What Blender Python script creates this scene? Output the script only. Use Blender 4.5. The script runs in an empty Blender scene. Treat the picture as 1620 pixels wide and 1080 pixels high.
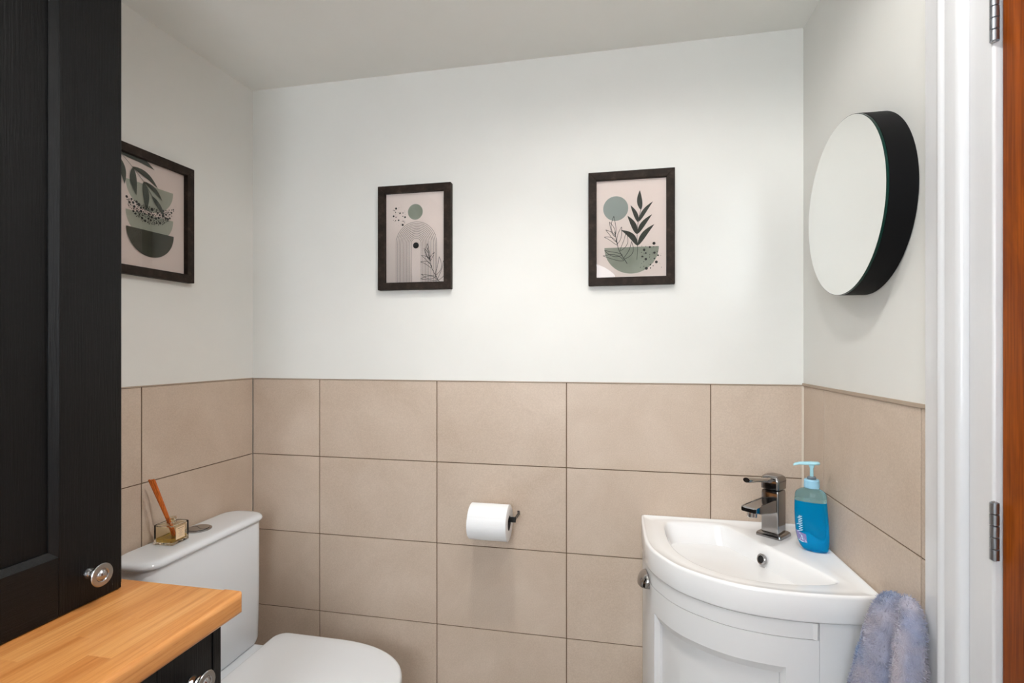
import bpy, bmesh, math, random
from mathutils import Vector, Matrix, noise
random.seed(7)
C = bpy.context.scene.collection
SC = bpy.context.scene
PI = math.pi

# ------------------------------------------------------------ camera, world, lights, exposure
cam_d = bpy.data.cameras.new('camera')
cam_d.sensor_width = 36.0
cam_d.lens = 815.0 / 1620.0 * 36.0
cam_d.shift_y = 13.0 / 1620.0
cam_d.clip_start = 0.02
cam = bpy.data.objects.new('camera', cam_d)
C.objects.link(cam)
cam.location = (0, 0, 1.346)
cam.rotation_euler = (PI / 2, 0, math.atan(815.0 / 3981.0))
SC.camera = cam

world = bpy.data.worlds.new('sky')
SC.world = world
world.use_nodes = True
bg = world.node_tree.nodes['Background']
bg.inputs[0].default_value = (0.86, 0.93, 1.0, 1)
bg.inputs[1].default_value = 12.0

SC.view_settings.view_transform = 'Standard'
SC.view_settings.look = 'None'
SC.view_settings.gamma = 1
SC.view_settings.exposure = 0.09
SC.view_settings.use_curve_mapping = False
try:
    SC.cycles.use_denoising = True
    SC.cycles.max_bounces = 12
    SC.cycles.diffuse_bounces = 6
    SC.cycles.transmission_bounces = 12
    SC.cycles.transparent_max_bounces = 12
    SC.cycles.sample_clamp_indirect = 6
    SC.cycles.blur_glossy = 0.3
except Exception:
    pass

# daylight comes in through the real window opening behind the camera; the portal only guides the sky sampling
WX0, WX1, WZ0, WZ1, FY = -0.75, 0.03, 1.05, 2.08, -1.0
pd = bpy.data.lights.new('window_portal', 'AREA')
pd.shape = 'RECTANGLE'; pd.size = WX1 - WX0; pd.size_y = WZ1 - WZ0
pd.cycles.is_portal = True
po = bpy.data.objects.new('window_portal', pd); C.objects.link(po)
po.location = ((WX0 + WX1) / 2, FY - 0.06, (WZ0 + WZ1) / 2)
po.rotation_euler = (PI / 2, 0, PI)

def downlight_lamp(x, y, power, radius=0.020, angle=150, blend=1.0):
    ld = bpy.data.lights.new('downlight_and_fill_bulb', 'SPOT')
    ld.energy = power; ld.color = (1.0, 0.985, 0.955)
    ld.spot_size = math.radians(angle); ld.spot_blend = blend
    ld.shadow_soft_size = radius
    o = bpy.data.objects.new('downlight_and_fill_bulb', ld); C.objects.link(o)
    o.location = (x, y, 2.193)
    return o
P1, P2 = (-0.32, 0.93), (-0.33, -0.15)
downlight_lamp(*P1, 29.0, angle=120, blend=1.0)
P3 = (0.08, 0.52)
downlight_lamp(*P3, 22.0, radius=0.032, angle=174, blend=0.3)  # added spot that brightens the left wall, no fitting known there
P2 = (-0.33, -0.35)
GLOBE_Z, GLOBE_R, GLOBE_STRENGTH = 1.88, 0.11, 13.0  # added glowing ball for soft fill, unseen behind the camera

# ------------------------------------------------------------ materials
def srgb(r, g, b):
    f = lambda c: (c / 255) / 12.92 if c / 255 <= 0.04045 else ((c / 255 + 0.055) / 1.055) ** 2.4
    return (f(r), f(g), f(b), 1)

class Mat:
    def __init__(s, name, col=(0.8, 0.8, 0.8, 1), rough=0.5, **kw):
        s.m = bpy.data.materials.new(name); s.m.use_nodes = True
        s.n = s.m.node_tree.nodes; s.l = s.m.node_tree.links
        s.p = s.n['Principled BSDF']
        s.p.inputs['Base Color'].default_value = col
        s.p.inputs['Roughness'].default_value = rough
        for k, v in kw.items():
            s.p.inputs[k.replace('_', ' ')].default_value = v
        s._tc = None
    def coord(s, kind='Object', scale=(1, 1, 1)):
        tc = s.n.new('ShaderNodeTexCoord'); mp = s.n.new('ShaderNodeMapping')
        mp.inputs['Scale'].default_value = scale
        s.l.new(tc.outputs[kind], mp.inputs[0]); return mp.outputs[0]
    def noise(s, vec, scale, detail=4, rough=0.5, dist=0.0):
        t = s.n.new('ShaderNodeTexNoise'); t.inputs['Scale'].default_value = scale
        t.inputs['Detail'].default_value = detail; t.inputs['Roughness'].default_value = rough
        t.inputs['Distortion'].default_value = dist
        s.l.new(vec, t.inputs['Vector']); return t.outputs['Fac']
    def ramp(s, fac, stops):
        r = s.n.new('ShaderNodeValToRGB'); e = r.color_ramp.elements
        e[0].position, e[0].color = stops[0]; e[1].position, e[1].color = stops[-1]
        for p, c in stops[1:-1]:
            x = e.new(p); x.color = c
        s.l.new(fac, r.inputs[0]); return r.outputs[0]
    def mix(s, fac, a, b, mode='MIX'):
        m = s.n.new('ShaderNodeMix'); m.data_type = 'RGBA'; m.blend_type = mode
        for sock, v in ((m.inputs[0], fac), (m.inputs[6], a), (m.inputs[7], b)):
            if hasattr(v, 'is_linked'): s.l.new(v, sock)
            else: sock.default_value = v
        return m.outputs[2]
    def color(s, out): s.l.new(out, s.p.inputs['Base Color']); return s
    def bump(s, fac, strength=0.1, dist=0.002):
        b = s.n.new('ShaderNodeBump'); b.inputs['Strength'].default_value = strength
        b.inputs['Distance'].default_value = dist
        s.l.new(fac, b.inputs['Height']); s.l.new(b.outputs[0], s.p.inputs['Normal']); return s
    def rnd(s):
        o = s.n.new('ShaderNodeObjectInfo'); return o.outputs['Random']

def m_plain(name, col, rough=0.5, **kw): return Mat(name, col, rough, **kw).m

def m_paint(name, col):
    M = Mat(name, col, 0.55)
    v = M.coord('Object')
    a = M.noise(v, 6, 3)
    M.color(M.mix(a, (col[0] * .96, col[1] * .96, col[2] * .95, 1), (min(col[0] * 1.03, 1), min(col[1] * 1.03, 1), min(col[2] * 1.03, 1), 1)))
    M.bump(M.noise(v, 160, 3), 0.12, 0.001)
    return M.m

WALL = m_paint('wall_paint', (0.755, 0.75, 0.718, 1))
CEIL = m_paint('ceiling_paint', (0.84, 0.838, 0.805, 1))

def m_tile():
    M = Mat('stone_effect_tile', srgb(190, 170, 150), 0.42)
    v = M.coord('Object')
    rn = M.rnd()
    add = M.n.new('ShaderNodeVectorMath'); add.operation = 'ADD'
    comb = M.n.new('ShaderNodeCombineXYZ')
    mul = M.n.new('ShaderNodeMath'); mul.operation = 'MULTIPLY'; mul.inputs[1].default_value = 37
    M.l.new(rn, mul.inputs[0]); M.l.new(mul.outputs[0], comb.inputs[0]); M.l.new(mul.outputs[0], comb.inputs[1])
    M.l.new(v, add.inputs[0]); M.l.new(comb.outputs[0], add.inputs[1])
    vv = add.outputs[0]
    big = M.ramp(M.noise(vv, 5, 6, 0.6, 0.6), [(0.3, srgb(191, 171, 152)), (0.5, srgb(198, 179, 161)), (0.72, srgb(206, 188, 171))])
    vein = M.ramp(M.noise(vv, 2.6, 5, 0.55, 1.5), [(0.485, (0, 0, 0, 1)), (0.5, (1, 1, 1, 1)), (0.515, (0, 0, 0, 1))])
    vm = M.mix(0.10, (0, 0, 0, 1), vein, 'MIX')
    c1 = M.mix(vm, big, srgb(212, 196, 180))
    fine = M.noise(vv, 320, 2)
    c2 = M.mix(0.10, c1, M.ramp(fine, [(0.35, (0.18, 0.14, 0.11, 1)), (0.7, (0.8, 0.72, 0.62, 1))]), 'MIX')
    M.color(c2); M.bump(fine, 0.08, 0.0006)
    return M.m
TILE = m_tile()
GROUT = m_plain('grout', srgb(112, 92, 74), 0.9)
TRIM = m_plain('tile_edge_trim', srgb(170, 152, 134), 0.4)
CAULK = m_plain('caulk', srgb(214, 202, 186), 0.5)
CERAMIC = m_plain('white_ceramic', (0.75, 0.785, 0.82, 1), 0.09, Specular_IOR_Level=0.5, Coat_Weight=0.3)
SEAT = m_plain('white_seat_plastic', (0.78, 0.80, 0.82, 1), 0.2)
RESIN = m_plain('white_resin', (0.86, 0.86, 0.86, 1), 0.12)
UNIT = m_plain('white_satin_lacquer', (0.76, 0.76, 0.76, 1), 0.35)
CHROME = m_plain('chrome', (0.62, 0.62, 0.63, 1), 0.07, Metallic=1.0)
DARKCHROME = m_plain('dark_chrome', (0.38, 0.37, 0.37, 1), 0.10, Metallic=1.0)
BRUSHED = m_plain('brushed_metal', (0.66, 0.66, 0.66, 1), 0.28, Metallic=1.0)
FLUSH = m_plain('flush_plate_metal', (0.42, 0.42, 0.43, 1), 0.22, Metallic=1.0)
KNOBDISC = m_plain('knob_face_metal', (0.40, 0.40, 0.41, 1), 0.2, Metallic=1.0)
HINGEM = m_plain('hinge_steel', (0.34, 0.36, 0.39, 1), 0.35, Metallic=1.0)
BLACKMETAL = m_plain('black_metal', (0.008, 0.008, 0.008, 1), 0.35)
MIRROR = m_plain('mirror_silver', (0.93, 0.94, 0.93, 1), 0.0, Metallic=1.0)
GREENGLASS = m_plain('glass_edge_green', (0.004, 0.03, 0.022, 1), 0.2, Specular_IOR_Level=0.2)
RIMBLACK = m_plain('mirror_rim_black', (0.003, 0.003, 0.0035, 1), 0.6, Specular_IOR_Level=0.15)
PAPER_ROLL = Mat('tissue_paper', (0.86, 0.87, 0.88, 1), 0.95)
PAPER_ROLL.bump(PAPER_ROLL.noise(PAPER_ROLL.coord('Object'), 500, 2), 0.2, 0.0005); PAPER_ROLL = PAPER_ROLL.m
DARKVOID = m_plain('dark_hollow', (0.01, 0.01, 0.01, 1), 0.8)
FLOORM = m_plain('pale_grey_vinyl', srgb(196, 192, 186), 0.5)

def m_gloss(name, base=0.66):
    M = Mat(name, (base, base, base * 1.015, 1), 0.2)
    v = M.coord('Object', (1, 1, 0.25))
    M.bump(M.noise(v, 38, 4, 0.6), 0.25, 0.0016)
    return M.m
GLOSSPAINT = m_gloss('white_gloss_woodwork')

def m_black():
    M = Mat('black_woodgrain', (0.003, 0.0031, 0.0033, 1), 0.45, Specular_IOR_Level=0.24)
    v = M.coord('Object', (60, 60, 2.2))
    g = M.noise(v, 5, 6, 0.65, 0.8)
    M.bump(g, 0.7, 0.0012)
    M.color(M.ramp(g, [(0.3, (0.0012, 0.0013, 0.0014, 1)), (0.7, (0.0035, 0.0036, 0.0038, 1))]))
    return M.m
BLACK = m_black()
def m_blackh():
    M = Mat('black_woodgrain_crosswise', (0.003, 0.0031, 0.0033, 1), 0.45, Specular_IOR_Level=0.24)
    v = M.coord('Object', (60, 2.2, 60))
    g = M.noise(v, 5, 6, 0.65, 0.8)
    M.bump(g, 0.7, 0.0012)
    M.color(M.ramp(g, [(0.3, (0.0012, 0.0013, 0.0014, 1)), (0.7, (0.0035, 0.0036, 0.0038, 1))]))
    return M.m
BLACKH = m_blackh()

def m_oak():
    M = Mat('oiled_oak', srgb(205, 140, 75), 0.33)
    v = M.coord('Object', (26, 1.1, 26))
    rn = M.rnd()
    comb = M.n.new('ShaderNodeCombineXYZ')
    mul = M.n.new('ShaderNodeMath'); mul.operation = 'MULTIPLY'; mul.inputs[1].default_value = 91
    M.l.new(rn, mul.inputs[0])
    for i in range(3): M.l.new(mul.outputs[0], comb.inputs[i])
    add = M.n.new('ShaderNodeVectorMath'); add.operation = 'ADD'
    M.l.new(v, add.inputs[0]); M.l.new(comb.outputs[0], add.inputs[1])
    g = M.noise(add.outputs[0], 3.2, 6, 0.65, 1.2)
    c = M.ramp(g, [(0.28, srgb(196, 128, 66)), (0.5, srgb(221, 158, 93)), (0.75, srgb(232, 176, 114))])
    tone = M.ramp(rn, [(0.0, srgb(224, 198, 172)), (0.5, srgb(242, 230, 216)), (1.0, (1, 1, 1, 1))])
    c = M.mix(0.75, c, tone, 'MULTIPLY')
    v2 = M.coord('Object', (160, 5, 160))
    pores = M.noise(v2, 4, 3, 0.6)
    c = M.mix(M.ramp(pores, [(0.60, (0, 0, 0, 1)), (0.72, (0.55, 0.55, 0.55, 1))]), c, srgb(168, 98, 44))
    M.color(c); M.bump(pores, 0.1, 0.0004)
    return M.m
OAK = m_oak()

def m_doorwood():
    M = Mat('varnished_door_wood', srgb(140, 70, 25), 0.3, Specular_IOR_Level=0.08)
    v = M.coord('Object', (3.0, 3.0, 0.5))
    g = M.noise(v, 6, 5, 0.6, 1.2)
    c = M.ramp(g, [(0.3, srgb(92, 38, 6)), (0.52, srgb(126, 58, 10)), (0.75, srgb(166, 84, 16))])
    v2 = M.coord('Object', (90, 90, 2))
    M.color(M.mix(0.22, c, M.ramp(M.noise(v2, 4, 4), [(0.4, srgb(76, 30, 6)), (0.6, srgb(168, 88, 22))])))
    return M.m
DOORWOOD = m_doorwood()

def m_frame():
    M = Mat('dark_frame_wood', srgb(60, 50, 44), 0.6, Specular_IOR_Level=0.15)
    v = M.coord('Object', (25, 25, 25))
    g = M.noise(v, 1.6, 6, 0.7)
    M.color(M.ramp(g, [(0.3, srgb(32, 25, 21)), (0.55, srgb(46, 37, 31)), (0.8, srgb(74, 62, 53))]))
    M.bump(g, 0.2, 0.0008)
    return M.m
FRAME = m_frame()

def m_pane():
    m = bpy.data.materials.new('clear_glass_pane'); m.use_nodes = True
    n = m.node_tree.nodes; l = m.node_tree.links
    n.remove(n['Principled BSDF'])
    t = n.new('ShaderNodeBsdfTransparent'); g = n.new('ShaderNodeBsdfGlossy'); g.inputs['Roughness'].default_value = 0.0
    f = n.new('ShaderNodeFresnel'); f.inputs[0].default_value = 1.45
    mx = n.new('ShaderNodeMixShader')
    l.new(f.outputs[0], mx.inputs[0]); l.new(t.outputs[0], mx.inputs[1]); l.new(g.outputs[0], mx.inputs[2])
    l.new(mx.outputs[0], n['Material Output'].inputs[0])
    return m
PANE = m_pane()

def m_clear(name, col, ior=1.45, rough=0.0, mixfac=0.0, diff=None):
    """clear coloured glass or plastic; mixfac adds some diffuse body colour"""
    m = bpy.data.materials.new(name); m.use_nodes = True
    n = m.node_tree.nodes; l = m.node_tree.links
    p = n['Principled BSDF']
    p.inputs['Base Color'].default_value = col; p.inputs['Roughness'].default_value = rough
    p.inputs['IOR'].default_value = ior; p.inputs['Transmission Weight'].default_value = 1.0 - mixfac
    return m

# ------------------------------------------------------------ helpers
def obj(name, bm, mat, parent=None, smooth=False, loc=None, rot=None, bevel=0, angle=0.6):
    me = bpy.data.meshes.new(name)
    bmesh.ops.recalc_face_normals(bm, faces=bm.faces)
    bm.to_mesh(me); bm.free()
    for mm in (mat if isinstance(mat, (list, tuple)) else [mat]): me.materials.append(mm)
    o = bpy.data.objects.new(name, me); C.objects.link(o)
    if parent: o.parent = parent
    if loc: o.location = loc
    if rot is not None: o.rotation_euler = rot
    if smooth:
        for f in me.polygons: f.use_smooth = True
        try: me.set_sharp_from_angle(angle=angle)
        except Exception: pass
    if bevel:
        md = o.modifiers.new('bevel', 'BEVEL'); md.width = bevel; md.segments = 3; md.limit_method = 'ANGLE'; md.angle_limit = 0.7
        for f in me.polygons: f.use_smooth = True
        try: me.set_sharp_from_angle(angle=angle)
        except Exception: pass
    return o

def thing(name, label, cat, loc=(0, 0, 0), rotz=0, group=None):
    o = bpy.data.objects.new(name, None); C.objects.link(o)
    o.empty_display_size = 0.05
    o.location = loc; o.rotation_euler = (0, 0, rotz)
    o['label'] = label; o['category'] = cat
    if group: o['group'] = group
    return o

def struct(name, bm, mat, parent=None, **kw):
    o = obj(name, bm, mat, parent, **kw)
    o['kind'] = 'structure'
    return o

def box(bm, x0, x1, y0, y1, z0, z1, M=None):
    vs = [bm.verts.new((x, y, z)) for x in (x0, x1) for y in (y0, y1) for z in (z0, z1)]
    for q in ((0, 1, 3, 2), (4, 6, 7, 5), (0, 4, 5, 1), (2, 3, 7, 6), (0, 2, 6, 4), (1, 5, 7, 3)):
        bm.faces.new([vs[i] for i in q])
    if M is not None:
        bmesh.ops.transform(bm, matrix=M, verts=vs)
    return vs

def bx(*a, **k):
    bm = bmesh.new(); box(bm, *a, **k); return bm

def prism(bm, pts, z0, z1, cap=True):
    """pts: plan outline (x, y); extruded between z0 and z1"""
    a = [bm.verts.new((p[0], p[1], z0)) for p in pts]
    b = [bm.verts.new((p[0], p[1], z1)) for p in pts]
    n = len(pts)
    for i in range(n):
        j = (i + 1) % n
        bm.faces.new((a[i], a[j], b[j], b[i]))
    if cap:
        bm.faces.new(list(reversed(a))); bm.faces.new(b)
    return a, b

def loft(bm, rings, cap0=True, cap1=True, closed=True):
    R = [[bm.verts.new(p) for p in r] for r in rings]
    n = len(R[0])
    for i in range(len(R) - 1):
        for j in range(n if closed else n - 1):
            k = (j + 1) % n
            bm.faces.new((R[i][j], R[i][k], R[i + 1][k], R[i + 1][j]))
    if cap0: bm.faces.new(list(reversed(R[0])))
    if cap1: bm.faces.new(R[-1])
    return R

def lathe(bm, prof, n=48, axis='z', c=(0, 0, 0)):
    """prof: (radius, height) list"""
    rings = []
    for r, h in prof:
        ring = []
        for i in range(n):
            a = 2 * PI * i / n
            u, v = r * math.cos(a), r * math.sin(a)
            p = {'z': (u, v, h), 'x': (h, u, v), 'y': (u, h, v)}[axis]
            ring.append((p[0] + c[0], p[1] + c[1], p[2] + c[2]))
        rings.append(ring)
    return loft(bm, rings)

def tube(bm, pts, r, n=10):
    rings = []
    for i, p in enumerate(pts):
        p = Vector(p)
        d = (Vector(pts[min(i + 1, len(pts) - 1)]) - Vector(pts[max(i - 1, 0)])).normalized()
        s = d.cross(Vector((0, 0, 1)) if abs(d.z) < 0.9 else Vector((1, 0, 0))).normalized()
        t = d.cross(s)
        rr = r[i] if isinstance(r, (list, tuple)) else r
        rings.append([tuple(p + s * rr * math.cos(2 * PI * k / n) + t * rr * math.sin(2 * PI * k / n)) for k in range(n)])
    loft(bm, rings)

def round_rect(x0, x1, y0, y1, r, seg=8, corners=(1, 1, 1, 1)):
    """ccw from lower-right; corners: (x1y0, x1y1, x0y1, x0y0)"""
    out = []
    for (cx, cy, a0, on) in ((x1, y0, -90, corners[0]), (x1, y1, 0, corners[1]), (x0, y1, 90, corners[2]), (x0, y0, 180, corners[3])):
        if not on:
            out.append((cx, cy)); continue
        sx = -1 if cx == x1 else 1; sy = -1 if cy == y1 else 1
        for k in range(seg + 1):
            a = math.radians(a0 + 90 * k / seg)
            out.append((cx + sx * r + r * math.cos(a), cy + sy * r + r * math.sin(a)))
    return out

# ------------------------------------------------------------ setting
YB = 1.511
AR = math.atan(157 / 815) - math.atan(815 / 3981)
AL = math.atan(195 / 815) - math.atan(815 / 3981)
XRB, XLB = 0.489, -1.192
CZ = 2.209
TT = 1.25                                # top of the tiling
def xr(y): return XRB + (YB - y) * -math.tan(AR)
def xl(y): return XLB + (YB - y) * -math.tan(AL)
T = 0.1
struct('floor', bx(-1.5, 0.8, FY - 0.2, YB + T, -0.1, 0), FLOORM)
struct('ceiling', bx(-1.5, 0.8, FY - 0.2, YB + T, CZ, CZ + 0.1), CEIL)
TD = 0.008                               # tile thickness
wb = struct('wall_back', bx(-1.32, 0.62, YB + TD, YB + TD + T, 0, CZ), WALL)
def side_wall(name, xf, sgn):
    bm = bmesh.new()
    pts = [(xf(FY) + sgn * TD, FY), (xf(YB) + sgn * TD, YB + TD), (xf(YB) + sgn * (TD + T), YB + TD), (xf(FY) + sgn * (TD + T), FY)]
    prism(bm, pts, 0, CZ)
    return struct(name, bm, WALL)
wl = side_wall('wall_left', xl, -1)
def right_wall():
    bm = bmesh.new()
    def seg(y0, y1, z0, z1):
        prism(bm, [(xr(y0) + TD, y0), (xr(y1) + TD, y1), (xr(y1) + TD + T, y1), (xr(y0) + TD + T, y0)], z0, z1)
    seg(0.852, YB + TD, 0, CZ); seg(FY, -0.01, 0, CZ); seg(-0.01, 0.852, 2.057, CZ)
    return struct('wall_right', bm, WALL)
wr = right_wall()
# plaster above the tiles comes flush with the tile faces
def skin(parent, name, pts):
    bm = bmesh.new(); prism(bm, pts, TT + 0.002, CZ); return obj(name, bm, WALL, parent)
skin(wb, 'plaster', [(-1.2, YB), (XRB + 0.004, YB), (XRB + 0.004, YB + TD), (-1.2, YB + TD)])
skin(wl, 'plaster', [(xl(FY), FY), (xl(YB), YB), (xl(YB) - TD, YB), (xl(FY) - TD, FY)])
skin(wr, 'plaster', [(xr(.90), .90), (xr(YB), YB), (xr(YB) + TD, YB), (xr(.90) + TD, .90)])

# front wall behind the camera with an arched window opening
def front_wall():
    bm = bmesh.new()
    cx = (WX0 + WX1) / 2; r = (WX1 - WX0) / 2; zs = WZ1 - r * 0.52
    arch = [(cx + r * math.cos(a), zs + r * 0.52 * math.sin(a)) for a in [PI * i / 16 for i in range(17)]]
    inner = [(WX0, WZ0), (WX1, WZ0)] + arch               # starts low-left, low-right, then arch right to left
    outer = [(-1.4, 0), (0.7, 0)]
    n = len(arch)
    for i in range(n):
        t = i / (n - 1)
        outer.append((0.7 - 2.1 * t, CZ))
    for (y0, y1) in ((FY, FY - 0.12),):
        rings = [[(x, y0, z) for x, z in outer], [(x, y0, z) for x, z in inner], [(x, y1, z) for x, z in inner], [(x, y1, z) for x, z in outer]]
        R = loft(bm, rings, False, False)
        for j in range(len(outer)):
            k = (j + 1) % len(outer)
            bm.faces.new((R[3][j], R[3][k], R[0][k], R[0][j]))
    o = struct('wall_front', bm, WALL)
    w = bpy.data.objects.new('window_1', None); C.objects.link(w); w['kind'] = 'structure'
    w.location = (cx, FY - 0.08, WZ0)
    bm = bmesh.new(); prof = [(x - cx, z - WZ0) for x, z in inner]
    inn = [(x * 0.93, 0.03 + z * 0.94) for x, z in prof]
    loft(bm, [[(x, 0.02, z) for x, z in prof], [(x, 0.02, z) for x, z in inn], [(x, -0.02, z) for x, z in inn], [(x, -0.02, z) for x, z in prof]], False, False)
    obj('window_frame', bm, GLOSSPAINT, w)
    obj('glazing_bar', bx(-0.012, 0.012, -0.015, 0.015, 0.03, WZ1 - WZ0 - 0.02), GLOSSPAINT, w)
    bm = bmesh.new(); v = [bm.verts.new((x, 0, z)) for x, z in inn]; bm.faces.new(v)
    obj('window_pane', bm, PANE, w)
    struct('trim_5', bx(WX0 - 0.04, WX1 + 0.04, FY - 0.10, FY + 0.05, WZ0 - 0.025, WZ0 - 0.001), GLOSSPAINT)
front_wall()

# tiles: 400 x 250 mm, one object each
G = 0.0014
def tile_box(w, h):
    bm = bmesh.new(); box(bm, G, w - G, 0, TD, G, h - G)
    return bm
def lay(parent, s0, s1, joints, place, rows=5):
    """s runs along the wall; place(s) -> (location xy, rotz) with the tile's face looking at the room"""
    xs = [s0] + [j for j in joints if s0 < j < s1] + [s1]
    for i in range(len(xs) - 1):
        w = xs[i + 1] - xs[i]
        src = None
        for r in range(rows):
            if src is None:
                o = obj('tile', tile_box(w, 0.25), TILE, parent, bevel=0.0006)
                src = o
            else:
                o = src.copy(); C.objects.link(o)
            xy, rz = place(xs[i])
            o.location = (xy[0], xy[1], TT - 0.25 * (r + 1))
            o.rotation_euler = (0, 0, rz)
bj = [-0.946 + 0.3998 * i for i in range(4)]
lay(wb, XLB, XRB, bj, lambda s: ((s, YB), 0))
# left wall: local +x of the tile runs towards the back, its back side faces away from the room
lj = sorted(1.1127 - 0.4 * i for i in range(6))
lay(wl, 0.3127, YB, lj, lambda s: ((xl(s), s), PI / 2 - AL))
# right wall: tile local +x runs towards the camera
def placer(s): y = YB - s; return ((xr(y), y), -PI / 2 - AR)
lay(wr, 0.0, YB - 0.936, [YB - 1.3768, YB - 0.9768], placer)
# grout behind the joints
obj('grout', bx(XLB, XRB, YB + 0.0022, YB + TD + 0.001, 0, TT - 0.0005), GROUT, wb)
def gl(xf, s, y0, y1):
    bm = bmesh.new()
    prism(bm, [(xf(y0) + s * 0.0022, y0), (xf(y1) + s * 0.0022, y1), (xf(y1) + s * (TD + .001), y1), (xf(y0) + s * (TD + .001), y0)], 0, TT - 0.0005)
    return bm
obj('grout', gl(xl, -1, 0.3127, YB), GROUT, wl)
obj('grout', gl(xr, 1, 0.936, YB), GROUT, wr)
# trim strips on the top edge of the tiling
def strip(name, a, b, nrm, h=0.0075, d=0.0035):
    bm = bmesh.new()
    prism(bm, [a, b, (b[0] + nrm[0] * d, b[1] + nrm[1] * d), (a[0] + nrm[0] * d, a[1] + nrm[1] * d)], TT - 0.001, TT - 0.001 + h)
    return struct(name, bm, TRIM, bevel=0.001)
strip('trim_1', (XLB, YB), (XRB, YB), (0, -1), 0.003, 0.002)
strip('trim_2', (xl(0.32), 0.32), (xl(YB), YB), (1, 0), 0.004, 0.002)
strip('trim_3', (xr(0.936), 0.936), (xr(YB), YB), (-1, 0))
bm = bmesh.new(); prism(bm, [(XRB - 0.0045, YB - 0.0005), (XRB - 0.0003, YB - 0.0005), (XRB - 0.0003, YB - 0.0045)], 0.9, TT)
struct('trim_4', bm, CAULK)

# doorway casing on the right wall, and the closed wooden door
def casing():
    x = lambda y: xr(y)
    b = xr(0.87)
    # architrave profile: (y, protrusion)
    prof = [(0.939, 0), (0.939, 0.0165), (0.903, 0.0165), (0.900, 0.021), (0.896, 0.0235), (0.8915, 0.0235), (0.888, 0.021), (0.886, 0.019),
            (0.884, 0.019), (0.859, 0.0205), (0.854, 0.019), (0.851, 0.016), (0.851, 0.0)]
    bm = bmesh.new(); prism(bm, [(b + 0.002 - d, y) for y, d in prof], 0, 2.10)
    struct('trim_6', bm, GLOSSPAINT, smooth=True, angle=0.9)
    bm = bmesh.new(); box(bm, b - 0.006, b + 0.10, 0.8005, 0.8505, 0, 2.03)
    struct('trim_7', bm, GLOSSPAINT, bevel=0.003)
    bm = bmesh.new(); box(bm, b - 0.006, b + 0.10, -0.008, 0.80, 2.0055, 2.055)
    struct('trim_8', bm, GLOSSPAINT, bevel=0.002)
    # stop behind the gap so no light leaks
    d = bpy.data.objects.new('door_1', None); C.objects.link(d); d['kind'] = 'structure'
    d.location = (b + 0.002, 0.797, 0.006)
    obj('door_leaf', bx(0, 0.04, -0.76, 0, 0, 1.997), DOORWOOD, d, bevel=0.0015)
    h = bmesh.new(); lathe(h, [(0.024, 0), (0.024, 0.006), (0.010, 0.008), (0.010, 0.03), (0.024, 0.036), (0.027, 0.05), (0.02, 0.062), (0.003, 0.066)], 24, 'x')
    for v in h.verts: v.co.x = -v.co.x
    obj('door_knob', h, BRUSHED, d, smooth=True, loc=(0, -0.70, 1.0))
    for z0 in (1.060, 1.749, 0.20):
        hm = bmesh.new()
        for k in range(5):
            lathe(hm, [(0.004, z0 + k * 0.0155 + 0.0003), (0.0052, z0 + k * 0.0155 + 0.001), (0.0052, z0 + k * 0.0155 + 0.0145), (0.004, z0 + (k + 1) * 0.0155 - 0.0003)], 16, 'z', (-0.0075, 0.0025, 0))
        hg = obj('hinge', hm, HINGEM, d, smooth=True)
        pl = bmesh.new(); box(pl, -0.0035, 0.0, -0.022, 0.0, z0, z0 + 0.0775)
        pn = bmesh.new(); lathe(pn, [(0.0015, z0 - 0.001), (0.0034, z0), (0.0034, z0 + 0.0775), (0.0015, z0 + 0.079)], 12, 'z', (-0.0075, 0.0025, 0))
        obj('hinge_pin', pn, DARKCHROME, hg, smooth=True); pl.free()
casing()
# wall_right continues behind; door sits in front of it

# ------------------------------------------------------------ tall cupboard, worktop, base unit
def shaker_door(parent, x_face, y0, y1, z0, z1, stile=0.115, railb=0.104, railt=0.104, th=0.022):
    """door in a plane x = x_face looking towards +x; pieces named stile, rail, panel, moulding"""
    d = bpy.data.objects.new('door', None); C.objects.link(d); d.parent = parent
    g = 0.0004
    obj('stile', bx(x_face - th, x_face, y1 - stile, y1, z0, z1), BLACK, d, bevel=0.0015)
    obj('stile', bx(x_face - th, x_face, y0, y0 + stile, z0, z1), BLACK, d, bevel=0.0015)
    obj('rail', bx(x_face - th, x_face, y0 + stile + g, y1 - stile - g, z0, z0 + railb), BLACKH, d, bevel=0.0010)
    obj('rail', bx(x_face - th, x_face, y0 + stile + g, y1 - stile - g, z1 - railt, z1), BLACKH, d, bevel=0.0010)
    a0, a1, b0, b1 = y0 + stile, y1 - stile, z0 + railb, z1 - railt
    bm = bmesh.new(); w = 0.0105; dp = 0.009
    o_ = [(x_face - 0.001, a0, b0), (x_face - 0.001, a1, b0), (x_face - 0.001, a1, b1), (x_face - 0.001, a0, b1)]
    i_ = [(x_face - dp, a0 + w, b0 + w), (x_face - dp, a1 - w, b0 + w), (x_face - dp, a1 - w, b1 - w), (x_face - dp, a0 + w, b1 - w)]
    j_ = [(x_face - dp - .004, *p[1:]) for p in i_]
    loft(bm, [o_, i_, j_], False, False)
    obj('moulding', bm, BLACK, d)
    obj('panel', bx(x_face - th + 0.002, x_face - dp - 0.0035, a0 + 0.004, a1 - 0.004, b0 + 0.004, b1 - 0.004), BLACK, d)
    return d

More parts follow.
